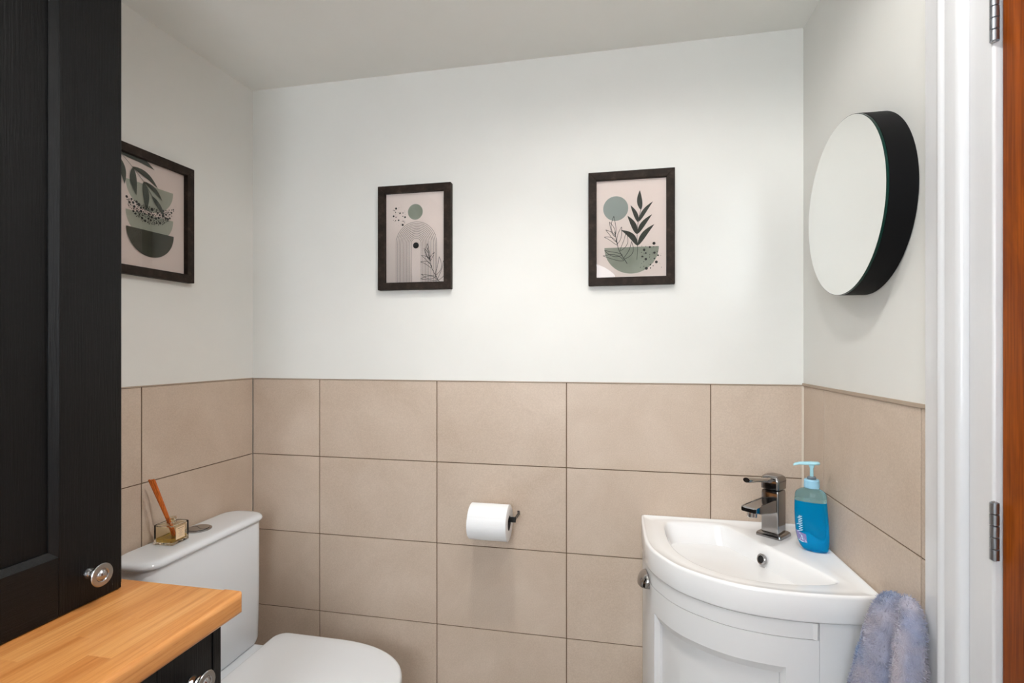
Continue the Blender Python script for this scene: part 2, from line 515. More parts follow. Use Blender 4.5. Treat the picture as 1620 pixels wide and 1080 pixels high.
def knob(parent, loc):
    bm = bmesh.new()
    lathe(bm, [(0.0095, 0), (0.0105, 0.002), (0.0100, 0.005), (0.0078, 0.008), (0.0072, 0.0105), (0.0098, 0.0135), (0.0108, 0.0165), (0.0095, 0.0195),
               (0.0080, 0.0215), (0.013, 0.0255)], 40, 'x')
    k = obj('knob', bm, CHROME, parent, smooth=True, loc=loc)
    bm = bmesh.new()
    lathe(bm, [(0.010, 0.0250), (0.0185, 0.0262), (0.0203, 0.0280), (0.0206, 0.0300), (0.0196, 0.0314), (0.0120, 0.0312), (0.0108, 0.0300), (0.0090, 0.0306), (0.0065, 0.0340), (0.0035, 0.0356), (0.0005, 0.0360)], 56, 'x')
    obj('knob_disc', bm, KNOBDISC, k, smooth=True)

WTZ = 0.88
XD = -0.950
cup = thing('tall_cupboard', 'tall black wood-grain shaker cupboard standing on the oak worktop', 'cupboard', (-1.08, 0.5, WTZ))
def cu(name, *a, mat=BLACK, **k):
    v = a
    bm = bx(v[0] + 1.08, v[1] + 1.08, v[2] - 0.5, v[3] - 0.5, v[4] - WTZ, v[5] - WTZ)
    return obj(name, bm, mat, cup, **k)
cu('side_panel', xl(.855) + 0.003, XD - 0.0235, 0.8365, 0.8545, WTZ + 0.0005, 2.14, bevel=0.001)
cu('side_panel', -1.20, XD - 0.0235, 0.232, 0.25, WTZ + 0.0005, 2.14, bevel=0.001)
cu('back_panel', -1.20, -1.19, 0.25, 0.8365, WTZ + 0.0005, 2.14)
cu('bottom_panel', -1.19, XD - 0.024, 0.25, 0.8365, WTZ + 0.0005, WTZ + 0.018)
cu('top_panel', -1.19, XD - 0.024, 0.25, 0.8365, 2.122, 2.14)
sd = shaker_door(cup, XD, 0.250, 0.8335, WTZ + 0.002, 2.135)
for ch in sd.children: pass
sd.location = (1.08, -0.5, -WTZ)
knob(sd, (XD, 0.770, 0.936))

base = thing('base_unit', 'black wood-grain base cupboard under the oak worktop', 'cupboard', (-0.95, 0.5, 0))
XF = -0.728
def bu(name, *a, mat=BLACK, **k):
    return obj(name, bx(a[0] + 0.95, a[1] + 0.95, a[2] - 0.5, a[3] - 0.5, a[4], a[5]), mat, base, **k)
bu('side_panel', xl(.836) + 0.003, XF, 0.8175, 0.8365, 0.0, WTZ - 0.0405, bevel=0.001)
bu('side_panel', -1.20, XF, 0.2, 0.218, 0.0, WTZ - 0.0405, bevel=0.001)
bu('bottom_panel', -1.20, XF - 0.024, 0.218, 0.8175, 0.10, 0.118)
bu('back_panel', -1.20, -1.19, 0.218, 0.8175, 0.118, WTZ - 0.0405)
bu('plinth', XF - 0.06, XF - 0.045, 0.218, 0.8175, 0.0, 0.10)
bd = shaker_door(base, XF, 0.221, 0.8145, 0.105, WTZ - 0.044)
bd.location = (0.95, -0.5, 0)
knob(bd, (XF, 0.768, 0.768))

def worktop():
    w = thing('worktop', 'continuous oiled oak stave worktop with rounded front edge below the tall black cupboard', 'worktop', (-0.95, 0.4, WTZ - 0.04))
    y_end, y_start = 0.870, -0.02
    th = 0.04; xf = -0.7045
    x_back = xl(0.4) + 0.002
    xs = [xf - 0.044]
    while xs[-1] > x_back + 0.05: xs.append(xs[-1] - 0.043)
    edges = [xf] + xs + [x_back]
    rng = random.Random(3)
    for i in range(len(edges) - 1):
        x1, x0 = edges[i], edges[i + 1]
        cuts = [y_end]
        y = y_end - rng.uniform(0.10, 0.45)
        if i == 0: y = y_end - 0.62
        while y > y_start + 0.12:
            cuts.append(y); y -= rng.uniform(0.28, 0.5)
        cuts.append(y_start)
        for j in range(len(cuts) - 1):
            ya, yb = cuts[j + 1], cuts[j]
            bm = bmesh.new()
            X1, X0 = x1 + 0.95, x0 + 0.95
            if i == 0:
                r = 0.009
                plan_r = 0.012 if j == 0 else 0
                # cross-section (x, z) with rounded front arrises
                prof = [(X0, 0)] + [(X1 - r + r * math.sin(a), r - r * math.cos(a)) for a in [PI / 2 * k / 5 for k in range(6)]] \
                    + [(X1 - r + r * math.cos(a), th - r + r * math.sin(a)) for a in [PI / 2 * k / 5 for k in range(6)]] + [(X0, th)]
                ysl = [ya - 0.4]
                if j == 0:
                    ysl += [yb - 0.4 - 0.012 + 0.012 * math.sin(PI / 2 * k / 6) for k in range(7)]
                else: ysl.append(yb - 0.4)
                rings = []
                for yy in ysl:
                    t = max(0, yy - (yb - 0.4 - 0.012)) if j == 0 else 0
                    inset = 0.012 - math.sqrt(max(0, 0.012 ** 2 - t * t)) if j == 0 else 0
                    rings.append([(min(x, X1 - inset) if x > X0 + 0.001 else x, yy, min(max(z, 0.0), th)) for x, z in prof])
                loft(bm, rings)
            else:
                box(bm, X0, X1, ya - 0.4, yb - 0.4, 0, th)
                if j == 0:
                    e = [e for e in bm.edges if all(abs(v.co.y - (yb - 0.4)) < 1e-6 for v in e.verts) and abs(e.verts[0].co.z - e.verts[1].co.z) < 1e-6]
                    bmesh.ops.bevel(bm, geom=e, offset=0.004, segments=3, profile=0.5, affect='EDGES')
            o = obj('stave', bm, OAK, w, smooth=True, angle=0.5)
worktop()

# ------------------------------------------------------------ toilet
def toilet():
    t = thing('toilet', 'white close-coupled toilet with closed lid and tall cistern against the left wall', 'toilet', (-0.9, 1.205, 0))
    ox, oy = 0.9, -1.205
    # cistern body
    bm = bmesh.new()
    rings = []
    for z, ins in ((0.452, 0.012), (0.456, 0.006), (0.47, 0.002), (0.60, 0.0), (0.819, 0.0), (0.823, 0.002)):
        pl = round_rect(-1.190 + ox, -1.071 - ins + ox, 1.007 + ins + oy, 1.412 - ins + oy, 0.040, 10, (1, 1, 0, 0))
        # right-hand vertical edge is tighter
        rings.append([(x, y, z) for x, y in pl])
    loft(bm, rings)
    cis = obj('cistern', bm, CERAMIC, t, smooth=True, angle=0.7)
    # cistern lid: flat pebble top
    bm = bmesh.new(); rings = []
    for z, ins in ((0.8242, 0.014), (0.8248, 0.006), (0.8262, 0.0022), (0.829, 0.0), (0.833, 0.0), (0.8375, 0.002), (0.8408, 0.0055), (0.8428, 0.0105), (0.8437, 0.018), (0.844, 0.03)):
        pl = round_rect(-1.194 + ox + min(ins, .006), -1.064 - ins + ox, 1.000 + ins + oy, 1.421 - ins + oy, 0.045 - ins * 0.5, 12, (1, 1, 1, 1))
        rings.append([(x, y, z) for x, y in pl])
    loft(bm, rings)
    obj('cistern_lid', bm, CERAMIC, t, smooth=True, angle=0.9)
    bm = bmesh.new()
    lathe(bm, [(0.033, 0.8435), (0.033, 0.8462), (0.031, 0.8475), (0.029, 0.8475), (0.028, 0.8466)], 48, 'z', (-1.148 + ox, 1.236 + oy, 0))
    fb = obj('flush_ring', bm, DARKCHROME, t, smooth=True, angle=0.5)
    for s in (-1, 1):
        bm = bmesh.new(); pts = []
        r = 0.0262
        for k in range(25):
            a = PI * k / 24
            pts.append((r * math.cos(a), s * (0.0008 + r * math.sin(a))))
        # dividing line is S-shaped like two halves of a leaf
        pts = pts + [(-r + 2 * r * k / 10, s * 0.0008 + 0.006 * math.sin(2 * PI * k / 10)) for k in range(1, 10)]
        prism(bm, [(x - 1.148 + ox, y + 1.236 + oy) for x, y in (pts if s > 0 else pts)], 0.8462, 0.8492)
        obj('flush_button', bm, FLUSH, fb)
    # pan: D-shaped body flowing to the floor, with the flat shelf under the cistern
    def dshape(xb, xt, hw, n=40, p=2.3):
        """outline: straight back at xb, straight sides, then superellipse nose to xt"""
        xs = xb + (xt - xb) * 0.42
        pts = [(xb, -hw)]
        for k in range(n + 1):
            a = -PI / 2 + PI * k / n
            c, s = math.cos(a), math.sin(a)
            pts.append((xs + (xt - xs) * abs(c) ** (2 / p), hw * (abs(s) ** (2 / p)) * (1 if s > 0 else -1)))
        pts.append((xb, hw))
        return pts
    bm = bmesh.new(); rings = []
    for z, xb, xt, hw in ((0, -1.19, -0.66, 0.12), (0.02, -1.19, -0.655, 0.122), (0.15, -1.19, -0.645, 0.125), (0.28, -1.19, -0.60, 0.15), (0.38, -1.19, -0.568, 0.172), (0.43, -1.19, -0.56, 0.18), (0.446, -1.19, -0.562, 0.178), (0.4515, -1.19, -0.568, 0.172)):
        rings.append([(x + ox, y + 0.0, z) for x, y in dshape(xb, xt, hw)])
    loft(bm, rings)
    obj('pan', bm, CERAMIC, t, smooth=True, angle=0.7)
    # seat and lid
    bm = bmesh.new(); rings = []
    for z, i in ((0.4535, 0.004), (0.455, 0.0), (0.463, 0.0), (0.4645, 0.002)):
        rings.append([(x + ox, y, z) for x, y in rounded(dshape(-1.005 + i, -0.552 - i, 0.187 - i), 0.02)])
    loft(bm, rings); obj('seat', bm, SEAT, t, smooth=True, angle=0.8)
    bm = bmesh.new(); rings = []
    for z, i in ((0.4665, 0.003), (0.468, 0.0), (0.481, 0.0), (0.486, 0.0015), (0.489, 0.005), (0.4900, 0.010), (0.4905, 0.03), (0.4890, 0.05), (0.4890, 0.09)):
        rings.append([(x + ox, y, z) for x, y in rounded(dshape(-1.012 + i, -0.546 - i, 0.193 - i), 0.035 - i * 0.3 if i < .04 else 0.02)])
    loft(bm, rings); obj('seat_lid', bm, SEAT, t, smooth=True, angle=0.8)
    return t

def rounded(pts, r, seg=5):
    """round the two back corners of a D outline (first and last points)"""
    p0, pn = pts[0], pts[-1]
    a = [(p0[0] + r - r * math.cos(t), p0[1] + r - r * math.sin(t)) for t in [PI / 2 * k / seg for k in range(seg + 1)]]
    b = [(pn[0] + r - r * math.cos(t), pn[1] - r + r * math.sin(t)) for t in [PI / 2 * (1 - k / seg) for k in range(seg + 1)]]
    return a + pts[1:-1] + b
toilet()

# ------------------------------------------------------------ reed diffuser on the cistern lid
def diffuser():
    cx, cy, z0 = -1.143, 1.142, 0.8446
    d = thing('reed_diffuser', 'small square glass reed diffuser with orange reeds on the cistern lid', 'diffuser', (cx, cy, z0), math.radians(2))
    glass = m_clear('diffuser_glass', (0.98, 0.93, 0.80, 1), 1.28)
    oil = m_clear('diffuser_oil', (0.85, 0.62, 0.10, 1), 1.20, 0.0, 0.1)
    hw = 0.028; H = 0.050
    bm = bmesh.new(); rings = []
    for z, w, r in ((0, hw - .002, .003), (0.0015, hw, .004), (H - .0015, hw, .004), (H, hw - .0015, .004), (H + 0.0008, 0.012, .0119), (H + .003, .0095, .00949), (H + .010, .0095, .00949), (H + .0105, .0115, .01149), (H + .0135, .0115, .01149)):
        rings.append([(x, y, z) for x, y in round_rect(-w, w, -w, w, r, 5)])
    # inner cavity
    for z, w, r in ((H + .0135, .0075, .00749), (H + .001, .0075, .00749), (H - .004, hw - .004, .003), (0.006, hw - .004, .003)):
        rings.append([(x, y, z) for x, y in round_rect(-w, w, -w, w, r, 5)])
    loft(bm, rings)
    obj('bottle', bm, glass, d, smooth=True, angle=0.5)
    bm = bmesh.new()
    loft(bm, [[(x, y, z) for x, y in round_rect(-hw + .0043, hw - .0043, -hw + .0043, hw - .0043, .003, 5)] for z in (0.0064, 0.0155)])
    obj('fragrance_oil', bm, oil, d)
    # label on the face that looks into the room (+x)
    paper = m_plain('label_paper', srgb(232, 206, 170), 0.7)
    ink = m_plain('label_ink', srgb(150, 120, 96), 0.7)
    bm = bmesh.new(); box(bm, hw + 0.0001, hw + 0.0005, -0.017, 0.012, 0.0115, 0.0425)
    lab = obj('label', bm, paper, d)
    bm = bmesh.new()
    box(bm, hw + 0.0005, hw + 0.0006, -0.012, 0.008, 0.0375, 0.039)
    for k in range(7):
        w = 0.008 - 0.002 * (k % 3)
        box(bm, hw + 0.0005, hw + 0.00055, -w - .001, w - .003, 0.0335 - k * 0.0026, 0.0340 - k * 0.0026)
    pr = obj('print', bm, ink, lab); pr['kind'] = 'stuff'
    reed = Mat('orange_reed', srgb(176, 84, 14), 0.6); v = reed.coord('Object', (300, 300, 20))
    reed.color(reed.ramp(reed.noise(v, 2, 3), [(0.3, srgb(158, 66, 8)), (0.7, srgb(222, 120, 30))])); reed = reed.m
    for a, b, r in (((0.004, 0.004, 0.012), (-0.026, -0.0365, 0.169), 0.0029), ((0.002, 0.006, 0.012), (-0.022, -0.034, 0.1695), 0.0027), ((0.006, 0.004, 0.012), (-0.029, -0.0395, 0.170), 0.0024), ((0.003, 0.010, 0.012), (-0.034, -0.018, 0.164), 0.0018)):
        bm = bmesh.new(); A, B = Vector(a), Vector(b)
        tube(bm, [tuple(A.lerp(B, k / 6)) for k in range(7)], r, 8)
        obj('reed', bm, reed, d, smooth=True)
diffuser()

# ------------------------------------------------------------ toilet roll and holder
def roll():
    x0, x1, yc, zc, R, r = -0.419, -0.305, 1.451, 0.847, 0.0505, 0.021
    t = thing('toilet_roll', 'white toilet paper roll hanging on the black holder on the tiled back wall', 'toilet roll', ((x0 + x1) / 2, yc, zc))
    L = (x1 - x0) / 2; N = 72
    bm = bmesh.new()
    def ring(rr, x, spiral=False):
        out = []
        for i in range(N):
            a = 2 * PI * i / N
            q = rr + (0.0012 * (i / N) if spiral else 0)
            out.append((x, q * math.cos(a + 2.62), q * math.sin(a + 2.62)))
        return out
    loft(bm, [ring(r, -L), ring(R - .0015, -L, True), ring(R, -L + .001, True), ring(R + .0002, 0, True), ring(R, L - .001, True), ring(R - .0015, L, True), ring(r, L)] , False, False)
    o = obj('paper', bm, PAPER_ROLL, t, smooth=True, angle=0.9)
    bm = bmesh.new(); rg = []
    for k in range(13):
        a = 2.80 + 1.0 * k / 12; q0, q1 = R + 0.0004, R + 0.0020 - 0.0006 * k / 12
        c, s_ = math.cos(a), math.sin(a)
        rg.append([(-L + .0005, q0 * c, q0 * s_), (L - .0005, q0 * c, q0 * s_), (L - .0005, q1 * c, q1 * s_), (-L + .0005, q1 * c, q1 * s_)])
    loft(bm, rg); obj('loose_sheet', bm, PAPER_ROLL, t)
    bm = bmesh.new()
    loft(bm, [ring(r, -L), ring(r, L), ring(r - 0.0012, L), ring(r - 0.0012, -L)], False, False)
    R_ = None
    obj('cardboard_core', bm, m_plain('core_card', (0.10, 0.09, 0.085, 1), 0.9), t, smooth=True, angle=0.7)
    h = thing('toilet_roll_holder', 'matt black flat bar toilet roll holder fixed to the tiled back wall', 'holder', (-0.286, YB, 0.8580))
    hz = 0.0080
    obj('bar', bx(-0.118, 0.0, -0.0615, -0.0585, -hz, hz), BLACKMETAL, h, bevel=0.0008)
    obj('arm', bx(-0.0025, 0.0004, -0.0612, -0.0005, -0.002, hz), BLACKMETAL, h, bevel=0.0008)
    obj('lip', bx(-0.120, -0.117, -0.0615, -0.0585, -hz, hz + .0005), BLACKMETAL, h, bevel=0.0008)
    obj('wall_plate', bx(-0.0065, 0.0004, -0.0032, -0.0003, -0.004, hz), BLACKMETAL, h, bevel=0.0008)
roll()

# ------------------------------------------------------------ framed prints
INK = m_plain('print_black', srgb(26, 26, 24), 0.8)
BLUSH = Mat('print_paper', srgb(222, 208, 200), 0.8); BLUSH = BLUSH.m
SAGE = Mat('print_sage', srgb(132, 140, 122), 0.8)
SAGE.color(SAGE.ramp(SAGE.noise(SAGE.coord('Object'), 14, 4), [(0.3, srgb(122, 128, 114)), (0.7, srgb(146, 150, 136))])); SAGE = SAGE.m
SAGEL = m_plain('print_pale_sage', srgb(162, 165, 150), 0.8)
SAGEB = m_plain('print_blue_sage', srgb(140, 148, 142), 0.8)
OLIVE = Mat('print_dark_olive', srgb(62, 62, 50), 0.8)
OLIVE.color(OLIVE.ramp(OLIVE.noise(OLIVE.coord('Object'), 12, 4), [(0.3, srgb(50, 52, 42)), (0.7, srgb(74, 74, 60))])); OLIVE = OLIVE.m
LEAF = m_plain('print_leaf_green', srgb(64, 70, 60), 0.8)
LEAFD = m_plain('print_leaf_dark', srgb(44, 48, 40), 0.8)
MATS = [BLUSH, SAGE, SAGEL, SAGEB, OLIVE, LEAF, LEAFD, INK]

class Art:
    """flat shapes on a W x H sheet, x right, z up, looking towards -y; every shape a hair in front of the last"""
    def __init__(s, W, H):
        s.bm = bmesh.new(); s.y = 0.0; s.W = W; s.H = H
        s.poly([(0, 0), (W, 0), (W, H), (0, H)], 0)
    def poly(s, pts, mi):
        pts = [(min(max(x, 0), s.W), min(max(z, 0), s.H)) for x, z in pts]
        out = []
        for p in pts:
            if not out or (abs(p[0] - out[-1][0]) + abs(p[1] - out[-1][1])) > 1e-6: out.append(p)
        if len(out) > 2 and abs(out[0][0] - out[-1][0]) + abs(out[0][1] - out[-1][1]) < 1e-6: out.pop()
        if len(out) < 3: return
        vs = [s.bm.verts.new((x, s.y, z)) for x, z in out]
        f = s.bm.faces.new(vs); f.material_index = mi
        s.y -= 0.000012
    def disc(s, cx, cz, r, mi, n=28):
        s.poly([(cx + r * math.cos(2 * PI * i / n), cz + r * math.sin(2 * PI * i / n)) for i in range(n)], mi)
    def bowl(s, cx, cz, r, mi, n=28, tilt=0):
        s.poly([(cx + r * math.cos(PI + PI * i / n + tilt), cz + r * math.sin(PI + PI * i / n + tilt)) for i in range(n + 1)], mi)
    def line(s, pts, w, mi):
        n = len(pts)
        if n < 2: return
        L, R = [], []
        for i in range(n):
            a = Vector(pts[max(i - 1, 0)]); b = Vector(pts[min(i + 1, n - 1)])
            d = (b - a)
            if d.length < 1e-9: continue
            d.normalize(); nn = Vector((-d.y, d.x)) * w / 2
            p = Vector(pts[i]); L.append(p + nn); R.append(p - nn)
        for i in range(len(L) - 1):
            q = [L[i], L[i + 1], R[i + 1], R[i]]
            q = [(min(max(p.x, 0), s.W), min(max(p.y, 0), s.H)) for p in q]
            if abs((q[0][0] - q[2][0]) * (q[1][1] - q[3][1]) - (q[1][0] - q[3][0]) * (q[0][1] - q[2][1])) < 1e-12: continue
            f = s.bm.faces.new([s.bm.verts.new((x, s.y, z)) for x, z in q]); f.material_index = mi
        s.y -= 0.000012
    def leafpts(s, a, b, wd, bend=0.0, n=12):
        a, b = Vector(a), Vector(b); d = b - a; nn = Vector((-d.y, d.x))
        def c(t): return a + d * t + nn * bend * math.sin(PI * t)
        up, dn = [], []
        for i in range(n + 1):
            t = i / n
            w = wd * d.length * (math.sin(PI * t ** 0.8) ** 0.9 if 0 < t < 1 else 0)
            un = nn.normalized()
            up.append(c(t) + un * w); dn.append(c(t) - un * w)
        return up, dn
    def leaf(s, a, b, wd, mi, bend=0.0):
        up, dn = s.leafpts(a, b, wd, bend)
        s.poly([tuple(p) for p in up + dn[::-1][1:-1]], mi)
    def leafline(s, a, b, wd, lw, mi, bend=0.0):
        up, dn = s.leafpts(a, b, wd, bend)
        s.line([tuple(p) for p in up], lw, mi); s.line([tuple(p) for p in dn], lw, mi)

AW, AH = 0.194, 0.279
def curve(pts, n=6):
    """Catmull-Rom through points"""
    out = []
    P = [Vector(p) for p in pts]; P = [P[0] * 2 - P[1]] + P + [P[-1] * 2 - P[-2]]
    for i in range(1, len(P) - 2):
        for k in range(n):
            t = k / n
            out.append(tuple(0.5 * ((2 * P[i]) + (-P[i - 1] + P[i + 1]) * t + (2 * P[i - 1] - 5 * P[i] + 4 * P[i + 1] - P[i + 2]) * t * t + (-P[i - 1] + 3 * P[i] - 3 * P[i + 1] + P[i + 2]) * t ** 3)))
    out.append(tuple(P[-2])); return out

def outline_branch(a, X, pts_stem, leaves, lw=0.0012):
    a.line(curve([X(*p) for p in pts_stem]), lw * 1.3, 7)
    for p, q, b in leaves: a.leafline(X(*p), X(*q), 0.115, lw, 7, b)

def art_arch():
    a = Art(AW, AH)
    def X(x, y):
        t = (x - 187) / 456
        yb = 920 - 15 * t; yt = 226 - 30 * t
        return (t * AW, (yb - y) / (yb - yt) * AH)
    c = X(415, 360); a.disc(c[0], c[1], 0.0243, 1, 48)
    rng = random.Random(5)
    for x, y, r in ((265, 335, 8), (296, 371, 6), (246, 395, 7), (335, 402, 7), (285, 426, 6), (317, 462, 8), (250, 351, 4), (261, 366, 4), (319, 369, 4), (318, 395, 4), (264, 403, 4), (261, 429, 4), (320, 433, 4), (331, 445, 3)):
        p = X(x, y); a.disc(p[0], p[1], r / 456 * AW, 7, 14)
    for k in range(45):
        p = X(rng.uniform(236, 345), 0)
        t = rng.random(); xx = 238 + 100 * rng.random(); yy = 315 + 145 * t - 0.0 * xx
        if abs((xx - 240) / 100 - t) > 0.75: continue
        p = X(xx, yy + 10); a.disc(p[0], p[1], rng.uniform(0.8, 2.0) / 456 * AW, 7, 8)
    cx, cz = X(422, 606)
    for k in range(11):
        r = (157 - 11.9 * k) / 456 * AW
        pts = [(cx - r, 0.0)] + [(cx - r * math.cos(PI * i / 32), cz + r * math.sin(PI * i / 32)) for i in range(33)] + [(cx + r, 0.0)]
        a.line(pts, 0.0009, 7)
    p = X(420, 622); a.disc(p[0], p[1], 0.0094, 7, 32)
    outline_branch(a, X, [(603, 912), (548, 810), (523, 720), (510, 640)], [
        ((525, 725), (508, 605), 0.06), ((522, 730), (482, 645), -0.05), ((532, 765), (463, 700), -0.12), ((545, 800), (456, 750), -0.15),
        ((530, 740), (562, 675), 0.05), ((570, 855), (598, 708), -0.12), ((585, 895), (630, 740), -0.15), ((575, 865), (463, 845), 0.10), ((585, 890), (456, 882), -0.08)])
    return a

def art_plant():
    a = Art(AW, AH)
    def X(x, y): return ((x - 163) / 549 * AW, (925 - (x - 163) / 549 * 3 - y) / 768 * AH)
    c = X(317, 378); a.disc(c[0], c[1], 0.0352, 3, 48)
    c = X(441, 685); a.bowl(c[0], c[1], 0.0755, 1, 40)
    c = X(400, 690); 
    a.line(curve([X(484, 786), X(490, 700), X(486, 600), X(494, 490), X(516, 390)]), 0.0013, 6)
    for p, q, w, b in (((516, 398), (507, 243), 0.13, 0.04), ((494, 494), (434, 357), 0.11, -0.05), ((498, 490), (610, 335), 0.085, 0.06),
                       ((484, 586), (410, 438), 0.125, -0.06), ((486, 586), (602, 436), 0.10, 0.06), ((490, 676), (358, 548), 0.12, -0.12), ((490, 676), (620, 513), 0.10, 0.07)):
        a.leaf(X(*p), X(*q), w, 6, b)
    outline_branch(a, X, [(408, 814), (345, 710), (322, 620), (308, 560)], [
        ((312, 592), (302, 438), 0.05), ((310, 600), (268, 482), -0.03), ((322, 640), (238, 543), -0.08), ((330, 665), (226, 600), -0.12),
        ((332, 655), (364, 524), 0.0), ((355, 712), (400, 565), -0.12), ((380, 778), (442, 640), -0.18), ((370, 745), (228, 706), 0.08), ((382, 790), (216, 748), -0.06)], 0.0013)
    rng = random.Random(11)
    for x, y, r in ((617, 662, 12), (585, 690, 8), (541, 710, 10), (620, 735, 9), (554, 736, 6), (526, 762, 7), (554, 783, 10), (648, 756, 7), (635, 807, 11), (589, 827, 6), (558, 855, 12), (620, 780, 6), (590, 853, 5), (610, 836, 4)):
        p = X(x, y); a.disc(p[0], p[1], r / 549 * AW, 7, 14)
    for k in range(40):
        p = X(rng.uniform(505, 675), rng.uniform(670, 850)); a.disc(p[0], p[1], rng.uniform(1.2, 3.4) / 549 * AW, 7, 8)
    return a

def art_bowls():
    a = Art(AW, AH)
    cx = 0.47 * AW; r = 0.35 * AW
    a.bowl(cx, 0.78 * AH, r, 2, 36)
    a.bowl(cx, 0.507 * AH, r, 2, 36)
    rng = random.Random(4)
    # dotted crescent bowl: pale speckle ground with black spots of mixed size
    top, rr = 0.625 * AH, r
    placed = []
    tries = 0
    while len(placed) < 170 and tries < 9000:
        tries += 1
        x = rng.uniform(-rr, rr); z = rng.uniform(-rr, 0)
        lim = -math.sqrt(max(0, rr * rr - x * x)) * 0.86
        upper = -0.012 * (1 - (x / rr) ** 2)
        q = rng.choice([0.0044, 0.0034, 0.0028, 0.0020, 0.0016, 0.0012])
        if z < lim + q or z > upper - 0.0005: continue
        if any((x - a_) ** 2 + (z - b_) ** 2 < (q + c_ + 0.0004) ** 2 for a_, b_, c_ in placed): continue
        placed.append((x, z, q)); a.disc(cx + x, top + z, q, 7, 12)
    a.bowl(cx, 0.355 * AH, r, 4, 36)
    U = lambda px, pz: (px * AW, pz * AH)
    a.line(curve([U(-0.02, 0.99), U(0.06, 0.975), (U(0.20, 0.90)), U(0.36, 0.80), U(0.50, 0.68), U(0.62, 0.60)]), 0.0011, 5)
    for p, q, w, b in ((( .04, .985), (.52, .94), .10, .10), ((.20, .90), (.57, .78), .09, .10), ((.21, .895), (.26, .65), .13, -.04), ((.02, .95), (.10, .72), .12, .05),
                       ((.36, .80), (.64, .67), .09, .10), ((.36, .80), (.40, .54), .12, .05), ((.48, .69), (.68, .51), .10, .05)):
        a.leaf(U(*p), U(*q), w, 5, b)
    return a

def picture(name, label, loc, rotz, art):
    W, H, fw, fd = 0.238, 0.323, 0.0225, 0.020
    p = thing(name, label, 'picture', loc, rotz, 'dark framed botanical prints')
    # frame members mitred; local: x right, z up from the centre, front at -y
    def member(pts):
        bm = bmesh.new()
        a = [(x, -fd, z) for x, z in pts]; b = [(x, -0.0004, z) for x, z in pts]
        loft(bm, [a, b]); return bm
    o, i = (W / 2, H / 2), (W / 2 - fw, H / 2 - fw)
    g = 0.00015
    quads = [[(-o[0], -o[1]), (o[0], -o[1]), (i[0], -i[1]), (-i[0], -i[1])], [(-o[0], o[1]), (-i[0], i[1]), (i[0], i[1]), (o[0], o[1])],
             [(-o[0], -o[1]), (-i[0], -i[1]), (-i[0], i[1]), (-o[0], o[1])], [(o[0], -o[1]), (o[0], o[1]), (i[0], i[1]), (i[0], -i[1])]]
    for q in quads: obj('frame_side', member(q), FRAME, p, bevel=0.001)
    obj('backing', bx(-i[0] - .004, i[0] + .004, -0.0045, -0.0010, -i[1] - .004, i[1] + .004), m_back, p)
    a = art()
    for v in a.bm.verts: v.co.y -= 0.0001
    me = bpy.data.meshes.new('art_print'); a.bm.normal_update(); a.bm.to_mesh(me); a.bm.free()
    for mm in MATS: me.materials.append(mm)
    ao = bpy.data.objects.new('art_print', me); C.objects.link(ao); ao.parent = p
    ao.location = (-AW / 2, -0.0062, -AH / 2)
    gm = bmesh.new(); vs = [gm.verts.new(c) for c in ((-i[0], 0, -i[1]), (i[0], 0, -i[1]), (i[0], 0, i[1]), (-i[0], 0, i[1]))]; gm.faces.new(vs)
    obj('glass', gm, PANE, p, loc=(0, -0.0135, 0))
    return p
m_back = m_plain('backing_card', srgb(120, 100, 80), 0.9)
picture('framed_print', 'dark framed print of a line arch and small sage circle, above the toilet roll', (-0.614, YB, 1.693), 0, art_arch)
picture('framed_print', 'dark framed print of a leafy plant in a sage bowl, above the basin', (0.0375, YB, 1.691), 0, art_plant)
ym = 1.257 - 0.119
picture('framed_print', 'dark framed print of stacked bowls and leaves on the left wall beside the black cupboard', (xl(ym), ym, 1.696), PI / 2 - AL, art_bowls)

# ------------------------------------------------------------ round mirror
def mirror():
    y, z, R, d = 1.155, 1.632, 0.1755, 0.050
    m = thing('round_mirror', 'round mirror with deep black rim on the right wall above the basin', 'mirror', (xr(y), y, z), -AR)
    bm = bmesh.new()
    lathe(bm, [(R - .003, 0.0004), (R, 0.0015), (R, d - 0.005), (R - .0015, d - 0.0042)], 128, 'x')
    for v in bm.verts: v.co.x = -v.co.x
    obj('rim', bm, RIMBLACK, m, smooth=True, angle=0.5)
    bm = bmesh.new(); lathe(bm, [(R - .0003, d - .0041), (R - .0003, d - .0005), (R - .0012, d - .0001)], 128, 'x')
    for v in bm.verts: v.co.x = -v.co.x
    obj('glass_edge', bm, GREENGLASS, m, smooth=True, angle=0.5)
    bm = bmesh.new(); n = 128
    bm.faces.new([bm.verts.new((-d, (R - .0012) * math.cos(2 * PI * i / n), (R - .0012) * math.sin(2 * PI * i / n))) for i in range(n)])
    obj('mirror_glass', bm, MIRROR, m)
mirror()

# ------------------------------------------------------------ corner vanity unit and basin
RAW = [(0.066, 1.509), (0.0645, 1.434), (0.065, 1.34), (0.0685, 1.29), (0.081, 1.241), (0.114, 1.179), (0.154, 1.138), (0.213, 1.102), (0.276, 1.084), (0.338, 1.0785), (0.397, 1.0805), (0.45, 1.086), (0.4915, 1.095)]
FRONT = curve(RAW, 6)
FRONT = [(x, min(y, 1.509)) for x, y in FRONT]
def off_curve(pts, d):
    """shift the front curve inwards (towards the corner)"""
    out = []
    for i, p in enumerate(pts):
        a = Vector(pts[max(i - 1, 0)]); b = Vector(pts[min(i + 1, len(pts) - 1)])
        t = (b - a).normalized(); n = Vector((-t.y, t.x))
        q = Vector(p) + n * d
        out.append((min(q.x, xr(q.y) - 0.0005), min(q.y, 1.509)))
    return out
VAN = thing('vanity_unit', 'white curved corner vanity cupboard under the basin', 'cabinet', (0.33, 1.3, 0))
vx, vy = -0.33, -1.3
